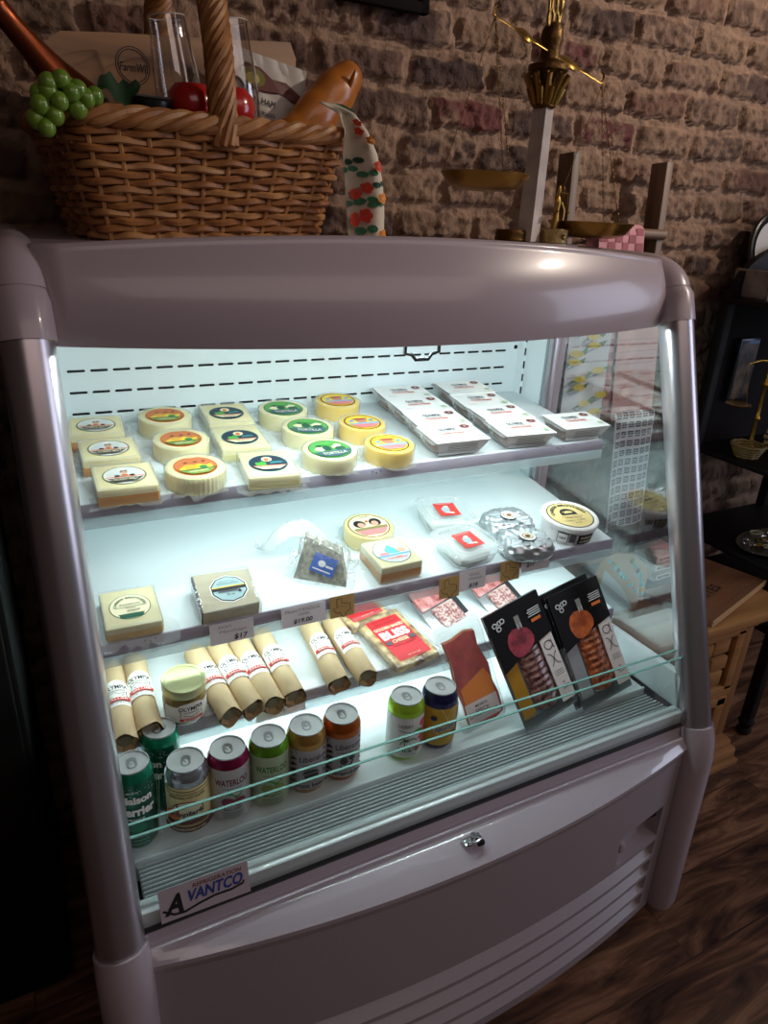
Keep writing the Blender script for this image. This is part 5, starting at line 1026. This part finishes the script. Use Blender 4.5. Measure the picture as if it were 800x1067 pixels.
# ------------------------------------------------------------------ oak cabinet beside the case
OAK = wood('oak_cabinet', 'b4814a', '85572c', 0, 10); OAKV = wood('oak_cabinet_vertical', 'ad7b46', '7c5029', 2, 10); OAKD = P('oak_dark_gap', '3a2616', .7)
CX = 1.085; t = thing('oak_cabinet', 'light oak cabinet with a basket weave drawer front standing right of the display case', 'cabinet', loc=(.86, -.24, 0))
b = MB()
b.box((0, .02, .28), (.45, .34, .40), OAKV, .003); b.box((0, -.155, .475), (.462, .03, .012), OAKD); b.box((0, 0, .465), (.462, .385, .012), OAK, .003)
for sx in (-1, 1): b.box((sx*.205, -.170, .285), (.040, .03, .385), OAKV, .003)
b.box((0, -.170, .252), (.40, .032, .022), OAK, .003); b.build('cabinet_body', t)
b = MB(); b.box((.045, 0, .4925), (.58, .42, .027), OAK, .005); b.build('cabinet_top', t)
b = MB(); b.box((0, -.005, .068), (.490, .40, .024), OAK, .006); b.box((0, -.005, .040), (.515, .43, .036), OAK, .010); b.box((0, -.005, .011), (.530, .445, .022), OAK, .005); b.build('plinth', t)
b = MB(); b.box((0, -.172, .365), (.366, .012, .196), OAKD)
for (x, z, w_, h) in ((-.150, 0, .03, .19), (.168, .0, .03, .19), (0, .092, .366, .022), (0, -.092, .366, .022)): b.box((x+.0, -.182, .365+z), (w_, .022, h), OAK, .003)
for i in range(4):
    for j in range(3):
        b.box((-.105+.070*i+.005, -.180+(.004 if (i+j) % 2 else 0), .365-.052+.052*j), (.064, .020, .047 if (i+j) % 2 else .040), OAK, .006)
b.build('drawer', t)
b = MB(); b.box((0, -.172, .165), (.366, .012, .155), OAKD)
for (x, z, w_, h) in ((-.160, 0, .036, .160), (.160, 0, .036, .160), (0, .066, .366, .026), (0, -.066, .366, .026)): b.box((x, -.182, .165+z), (w_, .022, h), OAK, .003)
for k in range(5): b.box((-.10+.05*k, -.180, .165), (.032, .016, .104), OAKV, .006)
b.build('door', t)
b = MB(); b.lathe([(0, 0), (.006, 0), (.005, .010), (.011, .018), (.011, .024), (.006, .029), (0, .030)], P('knob_gold', 'c09038', .25, metal=.9), 18, M=Matrix.Translation((.226, -.10, .39)) @ Matrix.Rotation(PI/2, 4, 'Y')); b.build('knob', t)
CT = .5065
# wooden lid panel
t = thing('wooden_crate_lid', 'flat wooden crate lid with burned lettering lying on the oak cabinet', 'wooden panel', Matrix.Translation((1.02, -.300, CT+.001)) @ Matrix.Rotation(R(16), 4, 'Z'))
b = MB(); b.box((0, 0, .009), (.34, .19, .016), wood('lid_wood', '8a5c3c', '66402a', 0, 10), .001); b.box((0, -.096, .009), (.342, .003, .0165), P('lid_edge', 'c7a070', .6)); b.build('panel', t)
b = MB(); d = Decal(b, M=Matrix.Translation((.0, -.02, .0172))); d.text('VINITES', -.05, .0, BR, h=.030, wd=.15, bold=.02); b.build('burned_lettering', t)
# riser with packets
t = thing('black_riser', 'low black display riser on the oak cabinet behind the case glass', 'riser', loc=(.905, -.165, CT)); BW = P('black_wood', '17130f', .5)
b = MB(); b.box((0, 0, .016), (.27, .17, .008), BW, .002); b.build('riser_top', t)
for sx in (-1, 1):
    for sy in (-1, 1): b = MB(); b.box((sx*.12, sy*.07, .006), (.014, .014, .012), BW, .002); b.build('leg', t)
PKM = P('packet_paper', '9a928c', .4, bump=.4, bscale=60)
for i, (dx, dz, rz) in enumerate(((.0, 0, .05), (-.004, .028, -.02), (-.012, .056, .07))):
    t = thing('cellophane_packet', ['small printed packet at the bottom of the stack on the black riser', 'small printed packet in the middle of the stack on the black riser', 'small printed packet at the top of the stack on the black riser'][i], 'packet', loc=(.945+dx, -.195, CT+.0205+dz), rz=rz, group='packets stacked on the black riser')
    b = MB(); b.box((0, 0, .013), (.110, .075, .026), PKM, .006); b.box((0, -.0376, .013), (.10, .001, .016), P('packet_label', 'cfc6c0', .5)); b.build('packet', t)
    b = MB(); Decal(b, M=Matrix.Translation((0, -.0382, .013)) @ Matrix.Rotation(PI/2, 4, 'X')).text('MOWNE KONG', 0, 0, BLACK, h=.008, wd=.085, bold=.03); b.build('lettering', t)
t = thing('shell_garland', 'heap of round translucent cream shell discs on the black riser', 'shells', loc=(.815, -.185, CT+.0205)); SHM = P('shell_cream', 'b5a878', .35, sss=.3, var=.2, vscale=60)
for i in range(14):
    b = MB(); a = -.45+.05*i; b.lathe([(0, -.001), (.026, -.0008), (.028, 0), (.026, .0008), (0, .001)], SHM, 22, M=Matrix.Translation((-.045+.0085*i, -.012+.004*math.sin(i*1.3), .029+.003*math.sin(i))) @ Matrix.Rotation(a, 4, 'Z') @ Matrix.Rotation(R(62+2*math.sin(i)), 4, 'Y')); b.build('shell_disc', t)
# necklace display
t = thing('necklace_display', 'tan leather necklace display board with turquoise bead strands beside the case glass', 'jewellery display', Matrix.Translation((.715, -.300, CT)) @ Matrix.Rotation(-.45, 4, 'Z') @ Matrix.Rotation(R(-14), 4, 'X'))
b = MB(); pl = [(-.05, 0.0), (.0, -.0), (.030, .02), (.050, .06), (.056, .105), (.040, .14), (.012, .158), (-.03, .160), (-.065, .140), (-.075, .10), (-.070, .04)]
b.prism([(x, z) for x, z in pl], -.006, .006, P('display_tan', '9c7a55', .8, bump=.4), M=Matrix.Rotation(PI/2, 4, 'X')); b.build('display_board', t)
b = MB(); b.prism([(-.052, .0), (.022, .02), (-.01, .075), (-.055, .115), (-.068, .06)], .0062, .0075, P('display_card', 'a9b5b5', .6), M=Matrix.Rotation(PI/2, 4, 'X')); b.build('paper_card', t)
TQ = [P('bead_turquoise', '4f9a94', .4), P('bead_olive', '6f7a44', .4), P('bead_amber', 'b5822c', .35), P('bead_dark', '2c4038', .4), P('bead_coral', 'b06a58', .4)]
for i in range(20):
    f = i/19; 
    if i < 11: x, z = -.045+.075*f*19/10.5, .138-.075*(f*19/10.5)
    else: g = (i-11)/8; x, z = .012+.030*math.sin(g*2.0), .142-.095*g
    b = MB(); r0 = .0045+.001*(i % 3); b.lathe([(0, -r0*1.3), (r0*.8, -r0*.8), (r0, 0), (r0*.8, r0*.8), (0, r0*1.3)], TQ[i % 5 if i % 2 else 0], 10, M=Matrix.Translation((x, -.011, z)) @ Matrix.Rotation(.5, 4, 'Y')); b.build('bead', t)

# ------------------------------------------------------------------ black curio stand and the pieces on it
BKW = P('ebony_wood', '0e0908', .6, spec=.3); t = thing('curio_stand', 'tall black wooden curio stand with arched top near the right edge', 'shelf stand', loc=(1.475, -.185, 0))
b = MB()
for sx in (-1, 1):
    for sy in (-.195, .205):
        b.box((sx*.21, sy, .66), (.032, .032, 1.20), BKW, .004); b.lathe([(0, 0), (.016, 0), (.022, .012), (.016, .026), (.024, .045), (.016, .062)], BKW, 16, M=Matrix.Translation((sx*.21, sy, 0)))
b.build('frame', t)
for z in (.36, .535, .80, 1.235): b = MB(); b.box((0, 0, z), (.46, .44, .018), BKW, .004); b.build('shelf_board', t)
b = MB(); b.prism([(.23*math.cos(PI*k/20), .145*math.sin(PI*k/20)) for k in range(21)], -.01, .01, BKW, M=Matrix.Translation((0, .19, 1.244)) @ Matrix.Rotation(PI/2, 4, 'X'))
b.build('arched_back', t)
for k in range(13): a = PI*(k+.5)/13; b = MB(); b.box((.19*math.cos(a), -.214, .62+.14*math.sin(a)), (.012, .008, .005), P('stud_grey', '3a3a3c', .4)); b.build('stud', t)
b = MB(); b.box((0, .205, 1.02), (.42, .008, .42), P('stand_back_panel', '160e0e', .8, spec=.2)); b.build('back_panel', t)
t = thing('photo_plaque', 'small framed picture in brown tones hanging at the back of the black curio stand', 'picture', Matrix.Translation((1.375, .004, 1.035)) @ Matrix.Rotation(PI/2, 4, 'X'))
b = MB(); b.box((0, 0, .004), (.085, .185, .008), P('plaque_frame', '3d4348', .3, metal=.5), .002); b.build('frame', t)
b = MB(); b.box((0, 0, .0085), (.074, .172, .002), P('plaque_art', '6d5648', .4, color2='1e1613', vscale=30, contrast=2.5)); b.box((.012, .082, .0098), (.048, .010, .001), P('plaque_sky', '5f93c9', .3)); b.build('picture_surface', t)
G2 = P('gold_leaf', 'b58a3c', .3, metal=.85, bump=.3)
t = thing('gold_balance', 'slim gold balance with cross beam and hanging pan on the black curio stand', 'balance scale', loc=(1.365, -.09, .8095))
b = MB(); b.lathe([(0, 0), (.035, 0), (.036, .006), (.012, .014), (.006, .03), (.005, .09), (.010, .10), (.005, .11), (.005, .19), (.012, .20), (.005, .215), (.006, .26), (.010, .27), (.004, .29), (.006, .33), (0, .335)], G2, 20); b.build('pillar', t)
b = MB(); b.tube([(-.10, 0, .265), (-.05, 0, .272), (0, 0, .268), (.05, 0, .272), (.10, 0, .265)], [.002, .004, .006, .004, .002], G2, 8); b.build('beam', t)
for sx in (-1, 1):
    b = MB(); 
    for dx in (-.035, .035): b.tube([(sx*.10, 0, .265), (sx*.10+dx, 0, .150)], .0008, G2, 4)
    b.lathe([(0, .142), (.022, .143), (.034, .148), (.036, .151), (.030, .149), (0, .145)], G2, 24, M=Matrix.Translation((sx*.10, 0, 0))); b.build('pan', t)
for i in range(4):
    t = thing('small_book', 'small cream edged book, %s of the pile on the black curio stand' % ['bottom one', 'second from the bottom', 'third from the bottom', 'top one'][i], 'book', loc=(1.462+.003*(i % 2), -.12, .8095+.0165*i), rz=.1*(i % 2), group='small books on the curio stand')
    b = MB(); b.box((0, 0, .0015), (.09, .06, .002), P('book_cover', '2a3a34', .6)); b.box((0, 0, .0145), (.09, .06, .002), P('book_cover', '2a3a34', .6)); b.build('cover', t)
    b = MB(); b.box((0, 0, .008), (.086, .057, .0112), P('book_pages', 'b59a6c', .8)); b.build('pages', t)
t = thing('woven_dish', 'small dark golden woven dish beside the books on the curio stand', 'dish', loc=(1.300, -.13, .8095)); b = MB()
for k in range(5): b.tube([((.03+.004*k)*math.cos(2*PI*i/28), (.03+.004*k)*math.sin(2*PI*i/28), .004+.008*k+.0015*math.sin(i*2.2+k)) for i in range(28)], .0045, P('dish_straw', '7c6432', .6, bump=.5), 6, closed=True)
b.lathe([(0, 0), (.03, 0), (.03, .003), (0, .003)], P('dish_straw', '7c6432', .6), 20); b.build('woven_bowl', t)
t = thing('jewellery_tray', 'oval silver tray crowded with shiny jewellery above the oak cabinet', 'tray', loc=(1.42, -.230, .5445)); b = MB()
b.lathe([(0, 0), (.12, 0), (.15, .006), (.155, .009), (.15, .010), (.12, .004), (0, .003)], P('tray_silver', '8a8680', .25, metal=.9), 48, sx=1.0, sy=.62); b.build('tray', t)
jm = [G2, P('jewel_silver', 'b5b5b8', .2, metal=.9), P('jewel_cream', 'b5a98a', .4), P('jewel_olive', '5c5a2c', .4), P('jewel_jet', '141416', .2)]; rs = random.Random(12)
for i in range(34):
    a, q = rs.uniform(0, 2*PI), rs.uniform(.02, .125); b = MB(); R0 = rs.uniform(.006, .020); m = jm[i % 5]; cz = .011+rs.uniform(0, .010)
    Mj = Matrix.Translation((q*math.cos(a), q*math.sin(a)*.6, cz)) @ Matrix.Rotation(rs.uniform(-.4, .4), 4, 'X')
    b.tube([(R0*math.cos(2*PI*k/14), R0*math.sin(2*PI*k/14), 0) for k in range(14)], R0*.18, m, 6, closed=True, M=Mj)
    if i % 3 == 0: b.lathe([(0, 0), (R0*.7, .001), (R0*.6, .004), (0, .006)], m, 10, M=Mj)
    j = b.build('jewellery_piece', t)
t = thing('grey_crate', 'small whitewashed wooden crate on top of the black curio stand', 'crate', loc=(1.345, -.03, 1.2445)); WW = wood('whitewashed_wood', '9a8a80', '6f6058', 0, 10)
b = MB(); b.box((0, 0, .004), (.13, .11, .008), WW)
for (x, y, w_, d_) in ((0, -.055, .14, .008), (0, .055, .14, .008), (-.066, 0, .008, .11), (.066, 0, .008, .11)): b.box((x, y, .040), (w_, d_, .072), WW, .001)
b.box((0, -.0565, .072), (.15, .010, .014), WW, .001); b.build('crate', t)
b = MB(); b.lathe([(.012, 0), (.014, .001), (.012, .003), (0, .003)], BKW, 18, M=Matrix.Translation((.045, -.0595, .040)) @ Matrix.Rotation(PI/2, 4, 'X')); b.build('dark_medallion', t)
t = thing('round_plate', 'round ringed white plate leaning above the whitewashed crate at the right edge', 'plate', Matrix.Translation((1.430, .04, 1.365)) @ Matrix.Rotation(R(78), 4, 'X'))
b = MB(); b.lathe([(0, 0), (.085, .0), (.098, .008), (.104, .012), (.108, .010), (.110, .004), (.106, -.004), (0, -.005)], P('plate_dark_rim', '24221f', .3, coat=.4), 48); b.build('rim', t)
b = MB(); b.lathe([(.060, .003), (.078, .004), (.086, .0065), (.060, .005)], P('plate_white', 'c9c3ba', .35), 48); b.lathe([(0, .0045), (.058, .0045), (.058, .0025), (0, .0025)], P('plate_center', '2a2825', .3), 40); b.build('white_band', t)
# dark picture frame at the top of the brick wall
t = thing('dark_picture_frame', 'dark picture frame hanging high on the brick wall, only its lower edge in view', 'picture frame', Matrix.Translation((.165, .085, 1.98)) @ Matrix.Rotation(PI/2, 4, 'X'))
b = MB()
for (x, y, w_, h) in ((0, -.19, .19, .02), (0, .19, .19, .02), (-.085, 0, .02, .40), (.085, 0, .02, .40)): b.box((x, y, 0), (w_, h, .018), P('frame_black', '151210', .9, spec=.1), .003)
b.build('frame', t); b = MB(); b.box((0, 0, -.004), (.15, .36, .004), P('frame_paper', '3a342e', .7)); b.build('mounted_sheet', t)

# black cabinet added to fill the pitch-dark area left of the case
t = thing('dark_area_filler', 'added black cabinet filling in for the pitch dark area left of the display case', 'cabinet', loc=(-.92, -.13, 0))
b = MB(); b.box((0, 0, .60), (.58, .40, 1.14), BKW, .006); b.box((0, 0, .015), (.54, .36, .03), BKW); b.box((0, 0, 1.18), (.60, .42, .022), BKW, .004); b.build('cabinet_body', t)
for sx in (-1, 1):
    b = MB(); b.box((sx*.142, -.206, .60), (.276, .016, 1.10), BKW, .003); b.box((sx*.142, -.2145, .60), (.20, .004, .98), BKW, .002); dr = b.build('door', t)
    b = MB(); b.lathe([(0, 0), (.005, 0), (.004, .012), (.009, .018), (.006, .024), (0, .025)], BRD, 14, M=Matrix.Translation((sx*.022, -.214, .62)) @ Matrix.Rotation(PI/2, 4, 'X')); b.build('knob', dr)
